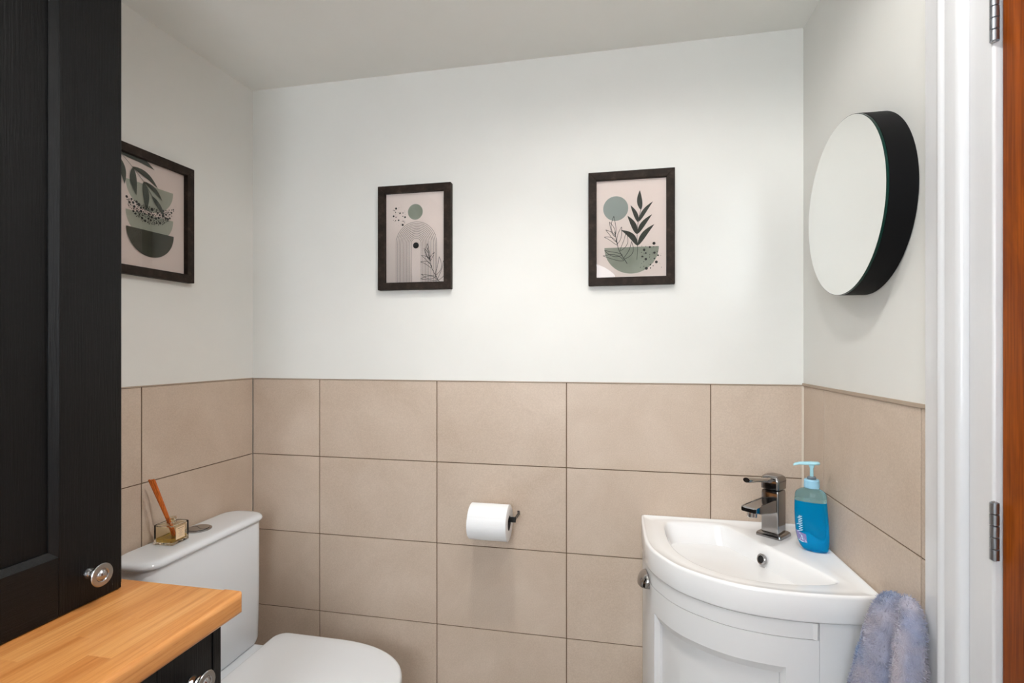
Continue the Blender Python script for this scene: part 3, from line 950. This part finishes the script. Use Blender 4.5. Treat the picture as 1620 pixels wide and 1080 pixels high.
def sub_curve(x_from=None, x_to=None, y_hi=None):
    return [p for p in FRONT if (x_from is None or p[0] >= x_from) and (x_to is None or p[0] <= x_to) and (y_hi is None or p[1] <= y_hi)]
def curved_slab(pts, off0, off1, z0, z1):
    """slab following the curve, between offsets off0 (outer) and off1 (inner)"""
    bm = bmesh.new()
    O = off_curve(pts, off0); I = off_curve(pts, off1)
    rings = []
    for (a, b) in zip(O, I):
        rings.append([(a[0] + vx, a[1] + vy, z0), (a[0] + vx, a[1] + vy, z1), (b[0] + vx, b[1] + vy, z1), (b[0] + vx, b[1] + vy, z0)])
    loft(bm, rings)
    return bm
def cut_curve(pts, x_split):
    """split polyline at x on its right-hand part; returns left and right lists meeting at x"""
    for i in range(len(pts) - 1):
        if pts[i][0] <= x_split < pts[i + 1][0] and pts[i][1] < 1.25:
            t = (x_split - pts[i][0]) / (pts[i + 1][0] - pts[i][0])
            m = (x_split, pts[i][1] + t * (pts[i + 1][1] - pts[i][1]))
            return pts[:i + 1] + [m], [m] + pts[i + 1:]
def cut_y(pts, ys):
    for i in range(len(pts) - 1):
        if pts[i][1] >= ys > pts[i + 1][1] and pts[i][0] < 0.2:
            t = (pts[i][1] - ys) / (pts[i][1] - pts[i + 1][1])
            m = (pts[i][0] + t * (pts[i + 1][0] - pts[i][0]), ys)
            return pts[:i + 1] + [m], [m] + pts[i + 1:]
RIMB = 0.8235
def vanity():
    side, rest = cut_y(FRONT, 1.318)
    doorc, right = cut_curve(rest, 0.3785)
    filler, end = cut_curve(right, 0.4395)
    SH = 0.004
    FT, DT = RIMB - 0.0012, 0.7895
    e = 0.0006
    trim = lambda pts, k: pts
    obj('side_panel', curved_slab(side, SH, SH + 0.018, 0.0, FT), UNIT, VAN)
    # fascia over the door
    fo = curved_slab(doorc[:-1] + [(doorc[-1][0] - e, doorc[-1][1])], SH, SH + 0.018, DT + 0.0012, FT)
    obj('fascia', fo, UNIT, VAN, smooth=True, angle=0.5)
    obj('filler_panel', curved_slab([(filler[0][0] + e, filler[0][1])] + filler[1:], SH + .0002, SH + 0.018, 0.0, FT), UNIT, VAN, smooth=True, angle=0.5)
    obj('end_panel', curved_slab([(end[0][0] + 2 * e, end[0][1])] + end[1:], SH + .0012, SH + 0.018, 0.0, FT), UNIT, VAN, smooth=True, angle=0.5)
    # shaker door that follows the curve
    d = bpy.data.objects.new('door', None); C.objects.link(d); d.parent = VAN
    z0, z1 = 0.10, DT
    rail = 0.058
    ls, mid = cut_y(doorc, 1.243)
    md, rs = cut_curve(mid, 0.319)
    obj('stile', curved_slab(ls, SH, SH + 0.018, z0, z1), UNIT, d, smooth=True, angle=0.5)
    obj('stile', curved_slab(rs, SH, SH + 0.018, z0, z1), UNIT, d, smooth=True, angle=0.5)
    obj('rail', curved_slab(md, SH, SH + 0.018, z1 - rail, z1), UNIT, d, smooth=True, angle=0.5)
    obj('rail', curved_slab(md, SH, SH + 0.018, z0, z0 + rail), UNIT, d, smooth=True, angle=0.5)
    obj('panel', curved_slab(md, SH + 0.0155, SH + 0.0178, z0 + rail, z1 - rail), UNIT, d, smooth=True, angle=0.5)
    # sloping moulding around the panel
    a, b = z0 + rail, z1 - rail
    def slope(pts, zt, zb, ot, ob, oi):
        bm = bmesh.new()
        A, B_, I = off_curve(pts, ot), off_curve(pts, ob), off_curve(pts, oi)
        loft(bm, [[(p[0] + vx, p[1] + vy, zt), (q[0] + vx, q[1] + vy, zb), (r[0] + vx, r[1] + vy, zb), (r[0] + vx, r[1] + vy, zt)] for p, q, r in zip(A, B_, I)])
        return bm
    obj('moulding', slope(md, b, b - 0.017, SH + 0.0015, SH + 0.0095, SH + 0.016), UNIT, d, smooth=True, angle=0.3)
    obj('moulding', slope(md, a, a + 0.017, SH + 0.0015, SH + 0.0095, SH + 0.016), UNIT, d, smooth=True, angle=0.3)
    def upright(pts, outer_last):
        bm = bmesh.new()
        A, B_, I = off_curve(pts, SH + 0.0015), off_curve(pts, SH + 0.0095), off_curve(pts, SH + 0.016)
        plan = [A[-1], B_[0], I[0], I[-1]] if outer_last else [A[0], B_[-1], I[-1], I[0]]
        prism(bm, [(x + vx, y + vy) for x, y in plan], a + 0.001, b - 0.001)
        return bm
    l2, r2 = cut_curve(md, 0.3105)
    obj('moulding', upright(r2, True), UNIT, d)
    l3, r3 = cut_y(md, md[0][1] - 0.0085)
    obj('moulding', upright(l3, False), UNIT, d)
    # cup pull on the left end of the door
    bm = bmesh.new()
    rings = []
    for i in range(13):
        ph = PI / 2 * i / 12
        ring = []
        for j in range(17):
            th = -PI / 2 + PI * j / 16
            # quarter dome: opens downwards, flat side to the door
            ring.append((-0.022 * math.cos(ph) * math.cos(th) ** 0.7 if abs(th) < PI / 2 - 1e-6 else 0.0, 0.030 * math.sin(th), 0.030 * math.sin(ph) * max(math.cos(th), 0) ** 0.5))
        rings.append(ring)
    R = [[bm.verts.new(p) for p in r] for r in rings]
    for i in range(12):
        for j in range(16):
            try: bm.faces.new((R[i][j], R[i][j + 1], R[i + 1][j + 1], R[i + 1][j]))
            except Exception: pass
    bmesh.ops.remove_doubles(bm, verts=bm.verts, dist=1e-5)
    hd = obj('cup_handle', bm, DARKCHROME, d, smooth=True, loc=(0.0705 + vx, 1.287 + vy, 0.781), rot=(0, 0, math.radians(8)))
    sm = hd.modifiers.new('thick', 'SOLIDIFY'); sm.thickness = 0.002; sm.offset = 0
    # carcass floor and hidden back
    bm = bmesh.new(); pts = off_curve(FRONT, 0.03)[3:-3]
    prism(bm, [(x + vx, y + vy) for x, y in pts] + [(0.48 + vx, 1.50 + vy), (0.10 + vx, 1.50 + vy)], 0.06, 0.078)
    obj('bottom_panel', bm, UNIT, VAN)
vanity()

def chaikin(pts, k=2):
    for _ in range(k):
        o = []
        n = len(pts)
        for i in range(n):
            a, b = Vector(pts[i]), Vector(pts[(i + 1) % n])
            o += [tuple(a * 0.78 + b * 0.22), tuple(a * 0.22 + b * 0.78)]
        pts = o
    return pts
def polar(pts, c, N):
    """radius of a closed outline seen from c at N angles"""
    out = []
    n = len(pts)
    for i in range(N):
        a = 2 * PI * i / N
        d = (math.cos(a), math.sin(a)); best = None
        for k in range(n):
            p, q = pts[k], pts[(k + 1) % n]
            ex, ey = q[0] - p[0], q[1] - p[1]
            den = d[0] * ey - d[1] * ex
            if abs(den) < 1e-12: continue
            px, py = p[0] - c[0], p[1] - c[1]
            t = (px * ey - py * ex) / den
            s = (px * d[1] - py * d[0]) / den
            if t > 0 and -1e-9 <= s <= 1 + 1e-9 and (best is None or t < best): best = t
        out.append((c[0] + d[0] * best, c[1] + d[1] * best))
    return out

def basin():
    b = thing('corner_basin', 'white corner wash basin with curved front on top of the vanity', 'basin', (0.33, 1.3, RIMB))
    c = (0.285, 1.26); N = 256
    corner = [(xr(YB) - 0.0006, 1.5100)]
    outer = FRONT[:-1] + [(xr(1.095) - 0.0006, 1.095)] + corner
    outer = [(x, min(y, 1.5100)) for x, y in outer]
    bowl = [(0.122, 1.462), (0.160, 1.477), (0.272, 1.480), (0.292, 1.455), (0.437, 1.180), (0.440, 1.152), (0.40, 1.136), (0.313, 1.124), (0.232, 1.143), (0.166, 1.195), (0.131, 1.265), (0.1185, 1.36)]
    bowl = chaikin(bowl, 3)
    PO = polar(outer, c, N); PB = polar(bowl, c, N)
    def lerp(A, B, t): return [(a[0] + (b_[0] - a[0]) * t, a[1] + (b_[1] - a[1]) * t) for a, b_ in zip(A, B)]
    def scale(A, s, cc=c): return [(cc[0] + (p[0] - cc[0]) * s, cc[1] + (p[1] - cc[1]) * s) for p in A]
    def inward(A, d):
        out = []
        for p in A:
            v = Vector((c[0] - p[0], c[1] - p[1])); L = v.length
            out.append((p[0] + v.x / L * d, p[1] + v.y / L * d))
        return out
    Z = 0.8785
    rings = []
    def add(P, z): rings.append([(p[0] - 0.33, p[1] - 1.3, z - RIMB) for p in P])
    add(inward(PO, 0.10), RIMB + 0.001)
    add(inward(PO, 0.003), RIMB)
    add(inward(PO, 0.001), RIMB + 0.001)
    add(PO, RIMB + 0.004); add(PO, Z - 0.006); add(inward(PO, 0.0010), Z - 0.0022); add(inward(PO, 0.0035), Z)
    add(inward(PO, 0.0065), Z + 0.0002); add(inward(PO, 0.0095), Z - 0.001); add(inward(PO, 0.0125), Z - 0.0035)
    led = Z - 0.004
    add(lerp(inward(PO, 0.0125), inward(PB, -0.004), 0.5), led)
    add(inward(PB, -0.004), led); add(PB, led - 0.0012); add(inward(PB, 0.003), led - 0.0045); add(inward(PB, 0.006), led - 0.012)
    deep = (0.31, 1.27)
    def bowlring(s, z):
        A = inward(PB, 0.006)
        add([(deep[0] + (p[0] - deep[0]) * s, deep[1] + (p[1] - deep[1]) * s) for p in A], z)
    bowlring(0.95, led - 0.040); bowlring(0.90, led - 0.068); bowlring(0.83, led - 0.085); bowlring(0.70, led - 0.0935); bowlring(0.45, led - 0.097); bowlring(0.12, led - 0.100)
    bm = bmesh.new(); loft(bm, rings, True, True)
    obj('bowl', bm, RESIN, b, smooth=True, angle=1.2)
    # overflow ring on the sloping wall below the tap
    n = Vector((-0.86, -0.47, 0.20)).normalized()
    M = Matrix.Translation((0.3385 - 0.33, 1.331 - 1.3, 0.8435 - RIMB)) @ n.to_track_quat('Z', 'Y').to_matrix().to_4x4()
    bm = bmesh.new(); lathe(bm, [(0.0075, -0.004), (0.0125, -0.004), (0.0128, 0.0015), (0.0115, 0.0028), (0.0088, 0.0022), (0.0078, -0.003)], 36)
    bmesh.ops.transform(bm, matrix=M, verts=bm.verts)
    of = obj('overflow_ring', bm, DARKCHROME, b, smooth=True)
    bm = bmesh.new(); lathe(bm, [(0.0082, -0.006), (0.0082, 0.0004), (0.001, 0.0005)], 28)
    bmesh.ops.transform(bm, matrix=M, verts=bm.verts)
    obj('overflow_hole', bm, DARKVOID, of, smooth=True)
    bm = bmesh.new(); lathe(bm, [(0.031, -0.001), (0.031, 0.002), (0.026, 0.003), (0.024, 0.0085), (0.006, 0.011), (0.001, 0.011)], 36, 'z', (deep[0] - .33, deep[1] - 1.3, led - 0.0985 - RIMB))
    obj('plug', bm, CHROME, b, smooth=True)
basin()
LEDGE = 0.8745

# ------------------------------------------------------------ mixer tap
def tap():
    n = Vector((-0.64, -0.77)).normalized()
    ang = math.atan2(n.y, n.x)
    t = thing('mixer_tap', 'square chrome mixer tap with flat spout on the basin ledge', 'tap', (0.389, 1.418, LEDGE + 0.0003), ang)
    # local +x points along the spout
    w = 0.0215
    bm = bmesh.new(); rings = []
    for z, s in ((0, w + .0095), (0.005, w + .0095), (0.0085, w + .008), (0.011, w + .004)):
        rings.append([(x, y, z) for x, y in round_rect(-s, s, -s, s, 0.004, 4)])
    loft(bm, rings); obj('base_flange', bm, DARKCHROME, t, smooth=True, angle=0.5)
    bm = bmesh.new(); rings = []
    for z, s in ((0.0112, w), (0.110, w), (0.116, w - .001), (0.117, w - .003)):
        rings.append([(x, y, z) for x, y in round_rect(-s, s, -s, s, 0.0035, 4)])
    loft(bm, rings); obj('column', bm, DARKCHROME, t, smooth=True, angle=0.5)
    # spout: flat trough
    bm = bmesh.new(); rings = []
    for x, zt, zb, hw_ in ((w - .002, 0.097, 0.064, 0.0185), (0.05, 0.097, 0.067, 0.0185), (0.10, 0.0965, 0.076, 0.0190), (0.124, 0.0955, 0.0815, 0.0190), (0.128, 0.093, 0.083, 0.0180)):
        tr = 0.0012
        rings.append([(x, -hw_, zb + .002), (x, -hw_ + .002, zb), (x, hw_ - .002, zb), (x, hw_, zb + .002), (x, hw_, zt - .001), (x, hw_ - .001, zt), (x, hw_ - .003, zt), (x, hw_ - .0045, zt - tr), (x, -hw_ + .0045, zt - tr), (x, -hw_ + .003, zt), (x, -hw_ + .001, zt), (x, -hw_, zt - .001)])
    loft(bm, rings); sp = obj('spout', bm, DARKCHROME, t, smooth=True, angle=0.5)
    bm = bmesh.new(); lathe(bm, [(0.0105, 0.084), (0.0115, 0.078), (0.0115, 0.0695), (0.0095, 0.0685), (0.0085, 0.0705), (0.001, 0.0705)], 28, 'z', (0.112, 0, 0))
    obj('aerator', bm, CHROME, sp, smooth=True, angle=0.5)
    # lever cap: rounded block, taller in the middle
    bm = bmesh.new(); rings = []
    for z, s, r in ((0.1195, w - .001, .006), (0.1205, w + .0015, .007), (0.142, w + .0025, .008), (0.149, w + .0012, .009), (0.1535, w - .003, .010), (0.156, w - .010, .008), (0.157, w - 0.018, .003)):
        rings.append([(x, y, z) for x, y in round_rect(-s, s, -s, s, r, 6)])
    loft(bm, rings); cp = obj('lever_cap', bm, DARKCHROME, t, smooth=True, angle=0.9)
    bm = bmesh.new(); lathe(bm, [(0.016, 0.116), (0.016, 0.1205)], 24); obj('collar', bm, DARKVOID, t, smooth=True)
    bm = bmesh.new(); rings = []
    for x, zc_, hh, hw_ in ((0.016, 0.142, 0.0085, 0.010), (0.035, 0.145, 0.0060, 0.0078), (0.06, 0.1495, 0.0052, 0.0068), (0.10, 0.156, 0.0060, 0.0078), (0.135, 0.161, 0.0070, 0.0090), (0.139, 0.1615, 0.0058, 0.0080)):
        rings.append([(x, hw_ * math.cos(2 * PI * k / 20), zc_ + hh * math.sin(2 * PI * k / 20)) for k in range(20)])
    loft(bm, rings); obj('lever', bm, CHROME, cp, smooth=True, angle=0.9)
tap()

# ------------------------------------------------------------ soap bottle
def soap():
    z0 = LEDGE + 0.0008
    b = thing('soap_bottle', 'bright blue liquid hand soap pump bottle beside the tap on the basin', 'soap bottle', (0.448, 1.330, z0), math.radians(-22))
    blue = m_clear('blue_soap_plastic', (0.0, 0.40, 0.80, 1), 1.2, 0.04, 0.3)
    clear = m_clear('clear_bottle_top', (0.45, 0.82, 0.92, 1), 1.2, 0.03, 0.06)
    N = 56
    def ring(z, a, bb, dx=0.0, p=2.5):
        out = []
        for i in range(N):
            t = 2 * PI * i / N
            c, s = math.cos(t), math.sin(t)
            out.append((dx + a * math.copysign(abs(c) ** (2 / p), c), bb * math.copysign(abs(s) ** (2 / p), s), z))
        return out
    bm = bmesh.new()
    prof = [(0, .0225, .013, .008), (.002, .0255, .0165, .0075), (.010, .0295, .019, .0055), (.022, .0325, .0202, .0035), (.04, .0345, .0205, .0015), (.065, .0350, .0205, 0), (.09, .0345, .0200, -.0014), (.115, .0335, .0195, -.0022)]
    loft(bm, [ring(*q) for q in prof]); obj('bottle_body', bm, blue, b, smooth=True, angle=0.8)
    bm = bmesh.new()
    prof = [(.1153, .0335, .0195, -.0022), (.130, .0325, .019, -.002), (.136, .030, .0175, -.0018), (.141, .0235, .0155, -.001), (.1445, .016, .0135, -.0005), (.146, .0125, .0125, 0, 2.0)]
    loft(bm, [ring(*q) for q in prof]); obj('bottle_shoulder', bm, clear, b, smooth=True, angle=0.8)
    lid = m_plain('pale_blue_plastic', srgb(150, 200, 225), 0.35, Subsurface_Weight=0.0)
    pump = m_plain('pump_pale_blue', srgb(170, 222, 236), 0.3)
    bm = bmesh.new(); lathe(bm, [(.0155, .1462), (.0165, .148), (.0160, .164), (.0145, .1662), (.008, .1664)], 36)
    for v in bm.verts:
        r = math.hypot(v.co.x, v.co.y)
    obj('screw_collar', bm, lid, b, smooth=True, angle=0.5)
    bm = bmesh.new(); lathe(bm, [(.0095, .166), (.0095, .1705), (.008, .1725), (.005, .173)], 28)
    obj('pump_seal', bm, m_plain('grey_plastic', srgb(96, 108, 118), 0.3), b, smooth=True, angle=0.5)
    bm = bmesh.new(); lathe(bm, [(.0038, .172), (.0038, .192), (.0058, .196), (.0062, .200)], 20)
    st = obj('pump_stem', bm, pump, b, smooth=True, angle=0.6)
    bm = bmesh.new(); rings = []
    # nozzle points left over the basin
    for x, w_, h_, zc_ in ((.017, .0035, .0025, .2035), (.014, .008, .0040, .2035), (0.0, .0095, .0042, .2035), (-.012, .0075, .0040, .2033), (-.026, .0040, .0034, .2028), (-.036, .0034, .0030, .2005), (-.039, .0028, .0026, .1985)):
        rings.append([(x, w_ * math.cos(2 * PI * k / 20), zc_ + h_ * math.sin(2 * PI * k / 20)) for k in range(20)])
    loft(bm, rings); obj('pump_nozzle', bm, pump, b, smooth=True, angle=0.9, rot=(0, 0, math.radians(22)))
    # print on the left front of the bottle: slanted script strokes and a lilac badge
    whitep = m_plain('print_pale_blue_white', srgb(200, 228, 238), 0.5)
    lilac = m_plain('print_lilac', srgb(128, 120, 170), 0.5)
    def surf(t_deg, z, push=0.0005):
        t = math.radians(t_deg)
        zz = z; q = prof_body(zz)
        a, bb, dx = q[0] + push, q[1] + push, q[2]
        c, s = math.cos(t), math.sin(t); p = 2.5
        return (dx + a * math.copysign(abs(c) ** (2 / p), c), bb * math.copysign(abs(s) ** (2 / p), s), z)
    PB_ = [(0, .0225, .013, .008), (.002, .0255, .0165, .0075), (.010, .0295, .019, .0055), (.022, .0325, .0202, .0035), (.04, .0345, .0205, .0015), (.065, .0350, .0205, 0), (.09, .0345, .0200, -.0014), (.12, .0335, .0195, -.0022)]
    def prof_body(z):
        for k in range(len(PB_) - 1):
            if PB_[k][0] <= z <= PB_[k + 1][0]:
                t = (z - PB_[k][0]) / (PB_[k + 1][0] - PB_[k][0])
                return [PB_[k][i] + t * (PB_[k + 1][i] - PB_[k][i]) for i in (1, 2, 3)]
        return PB_[-1][1:]
    def stroke(bm, path, w):
        P = [Vector(surf(a, z)) for a, z in path]
        for i in range(len(P) - 1):
            d = (P[i + 1] - P[i])
            if d.length < 1e-7: continue
            nrm = Vector((P[i].x, P[i].y, 0)).normalized(); s = d.normalized().cross(nrm) * w / 2
            q = [P[i] + s, P[i + 1] + s, P[i + 1] - s, P[i] - s]
            f0 = [bm.verts.new(v) for v in q]
            bm.faces.new(f0)
    bm = bmesh.new()
    # tall slanted letters reading upwards
    zz = 0.046
    letters = [(0, 9), (1, 4), (2, 4), (3, 9), (4, 4), (5, 4), (6, 6)]
    for k, hgt in letters:
        z = zz + k * 0.0052
        a0 = 236
        stroke(bm, [(a0 - hgt * 2.2, z - 0.002), (a0 - hgt * 0.4, z + 0.0006), (a0 + 6, z + 0.0022), (a0 + 9, z + 0.0040)], 0.0012)
        stroke(bm, [(a0 + 6, z + 0.0022), (a0 + 1, z + 0.0040), (a0 - 6, z + 0.0032)], 0.0009)
    for k in range(6):
        z = 0.060 + k * 0.0035
        stroke(bm, [(224 + k, z), (231 + k, z + 0.0022)], 0.0007)
    pr = obj('script_print', bm, whitep, b); pr['kind'] = 'stuff'
    bm = bmesh.new()
    g = [[bm.verts.new(surf(205 + 50 * i / 8, 0.020 + 0.020 * j / 4 + (0.006 * (1 - i / 8)), 0.0004)) for i in range(9)] for j in range(5)]
    for j in range(4):
        for i in range(8): bm.faces.new((g[j][i], g[j][i + 1], g[j + 1][i + 1], g[j + 1][i]))
    bd_ = obj('badge_print', bm, lilac, b)
    bm = bmesh.new()
    stroke(bm, [(212, 0.024), (232, 0.0215), (252, 0.022)], 0.0022); stroke(bm, [(252, 0.022), (236, 0.036), (226, 0.040)], 0.0016)
    stroke(bm, [(226, 0.028), (240, 0.026), (234, 0.034)], 0.003)
    pw = obj('badge_mark', bm, whitep, bd_); pw['kind'] = 'stuff'
soap()

# ------------------------------------------------------------ towel
def towel():
    t = thing('hand_towel', 'fluffy lilac blue hand towel hanging in folds beside the vanity', 'towel', (0.455, 0.98, 0.25))
    o3 = Vector((0.455, 0.98, 0.25))
    bm = bmesh.new()
    def lobe(path, n=22):
        """path: (x, y, z, rx, ry)"""
        P = []
        for i in range(len(path) - 1):
            for k in range(6):
                s = k / 6
                P.append([path[i][q] + (path[i + 1][q] - path[i][q]) * s for q in range(5)])
        P.append(list(path[-1]))
        rings = []
        for (x, y, z, rx, ry) in P:
            rings.append([(x + rx * math.cos(2 * PI * k / n) - o3.x, y + ry * math.sin(2 * PI * k / n) - o3.y, z - o3.z) for k in range(n)])
        loft(bm, rings)
    # left fold, centre fold, right fold
    lobe([(0.462, 1.008, 0.918, .004, .006), (0.460, 1.010, 0.911, .013, .013), (0.457, 1.018, 0.88, .019, .016), (0.454, 1.030, 0.80, .022, .018), (0.450, 1.034, 0.70, .023, .022), (0.446, 1.04, 0.55, .028, .026), (0.446, 1.04, 0.36, .028, .027)])
    lobe([(0.460, 0.975, 0.935, .004, .01), (0.458, 0.978, 0.929, .015, .022), (0.452, 0.984, 0.905, .022, .030), (0.442, 0.992, 0.84, .026, .036), (0.436, 1.000, 0.77, .030, .046), (0.434, 1.01, 0.70, .032, .058), (0.434, 0.995, 0.5, .032, .065), (0.434, 0.99, 0.32, .03, .07)])
    lobe([(0.462, 0.944, 0.944, .004, .006), (0.460, 0.941, 0.938, .013, .016), (0.456, 0.930, 0.905, .019, .019), (0.452, 0.925, 0.84, .022, .020), (0.448, 0.915, 0.75, .025, .026), (0.446, 0.908, 0.65, .026, .034), (0.446, 0.90, 0.33, .026, .04)])
    cloth = Mat('fluffy_lilac_blue_pile', srgb(150, 150, 180), 1.0, Sheen_Weight=0.4)
    v = cloth.coord('Object')
    cloth.color(cloth.ramp(cloth.noise(v, 9, 3, 0.5, 0.4), [(0.36, srgb(112, 136, 172)), (0.5, srgb(146, 150, 172)), (0.66, srgb(176, 168, 176))]))
    body = obj('towel_body', bm, cloth.m, t, smooth=True, angle=3)
    rm = body.modifiers.new('remesh', 'REMESH'); rm.mode = 'VOXEL'; rm.voxel_size = 0.0035; rm.use_smooth_shade = True
    sm = body.modifiers.new('smooth', 'SMOOTH'); sm.iterations = 3
    tx = bpy.data.textures.new('towel_lumps', 'CLOUDS'); tx.noise_scale = 0.03; tx.noise_depth = 2
    dm = body.modifiers.new('lumps', 'DISPLACE'); dm.texture = tx; dm.strength = 0.010; dm.mid_level = 0.55
    bpy.context.view_layer.update()
    dg = bpy.context.evaluated_depsgraph_get()
    ev = body.evaluated_get(dg); me = ev.to_mesh()
    rng = random.Random(2)
    verts, faces = [], []
    lo = 0.66 - 0.25
    for p in me.polygons:
        c = p.center
        if c.z < lo - 0.25: continue
        for _ in range(2 if c.z > lo else 1):
            nn = Vector(p.normal)
            q = Vector(c) + Vector((rng.uniform(-.002, .002), rng.uniform(-.002, .002), rng.uniform(-.002, .002)))
            nz = noise.noise_vector(q * 40)
            d = (nn + nz * 1.1 + Vector((rng.uniform(-.5, .5), rng.uniform(-.5, .5), rng.uniform(-.7, .2)))).normalized()
            L = rng.uniform(.0035, .0065); s = d.cross(Vector((rng.uniform(-1, 1), rng.uniform(-1, 1), rng.uniform(-1, 1)))).normalized() * 0.0006
            k = len(verts)
            verts += [tuple(q - s), tuple(q + s), tuple(q + d * L)]
            faces.append((k, k + 1, k + 2))
    ev.to_mesh_clear()
    fm = bpy.data.meshes.new('pile'); fm.from_pydata(verts, [], faces); fm.materials.append(cloth.m)
    fo = bpy.data.objects.new('pile', fm); C.objects.link(fo); fo.parent = t; fo['kind'] = 'stuff'
towel()

# ------------------------------------------------------------ downlight fittings in the ceiling (out of the picture, P1 read from its shadows, P3 and the globe added for fill)
def downlight(x, y, label):
    d = thing('downlight', label, 'ceiling light', (x, y, CZ), 0)
    bm = bmesh.new(); lathe(bm, [(.030, -.001), (.045, -.0012), (.046, -.004), (.040, -.007), (.031, -.006)], 40)
    obj('bezel', bm, BRUSHED, d, smooth=True)
downlight(P1[0], P1[1], 'round recessed ceiling downlight nearest the back wall')
g = thing('added_fill_globe', 'added glowing globe for soft fill light, unseen behind the camera', 'ceiling light', (P2[0], P2[1], CZ))
dz = GLOBE_Z - CZ
bm = bmesh.new(); lathe(bm, [(.055, -.001), (.055, -.02), (.03, -.035), (.006, -.04), (.006, dz + GLOBE_R)], 32)
obj('fill_globe_mount', bm, BRUSHED, g, smooth=True)
opal = bpy.data.materials.new('fill_globe_glow'); opal.use_nodes = True
pb = opal.node_tree.nodes['Principled BSDF']; pb.inputs['Emission Color'].default_value = (0.97, 0.985, 1.0, 1); pb.inputs['Emission Strength'].default_value = GLOBE_STRENGTH
bm = bmesh.new(); bmesh.ops.create_uvsphere(bm, u_segments=32, v_segments=20, radius=GLOBE_R)
obj('globe', bm, opal, g, smooth=True, loc=(0, 0, dz))
downlight(P3[0], P3[1], 'added ceiling downlight brightening the left wall, unseen overhead')
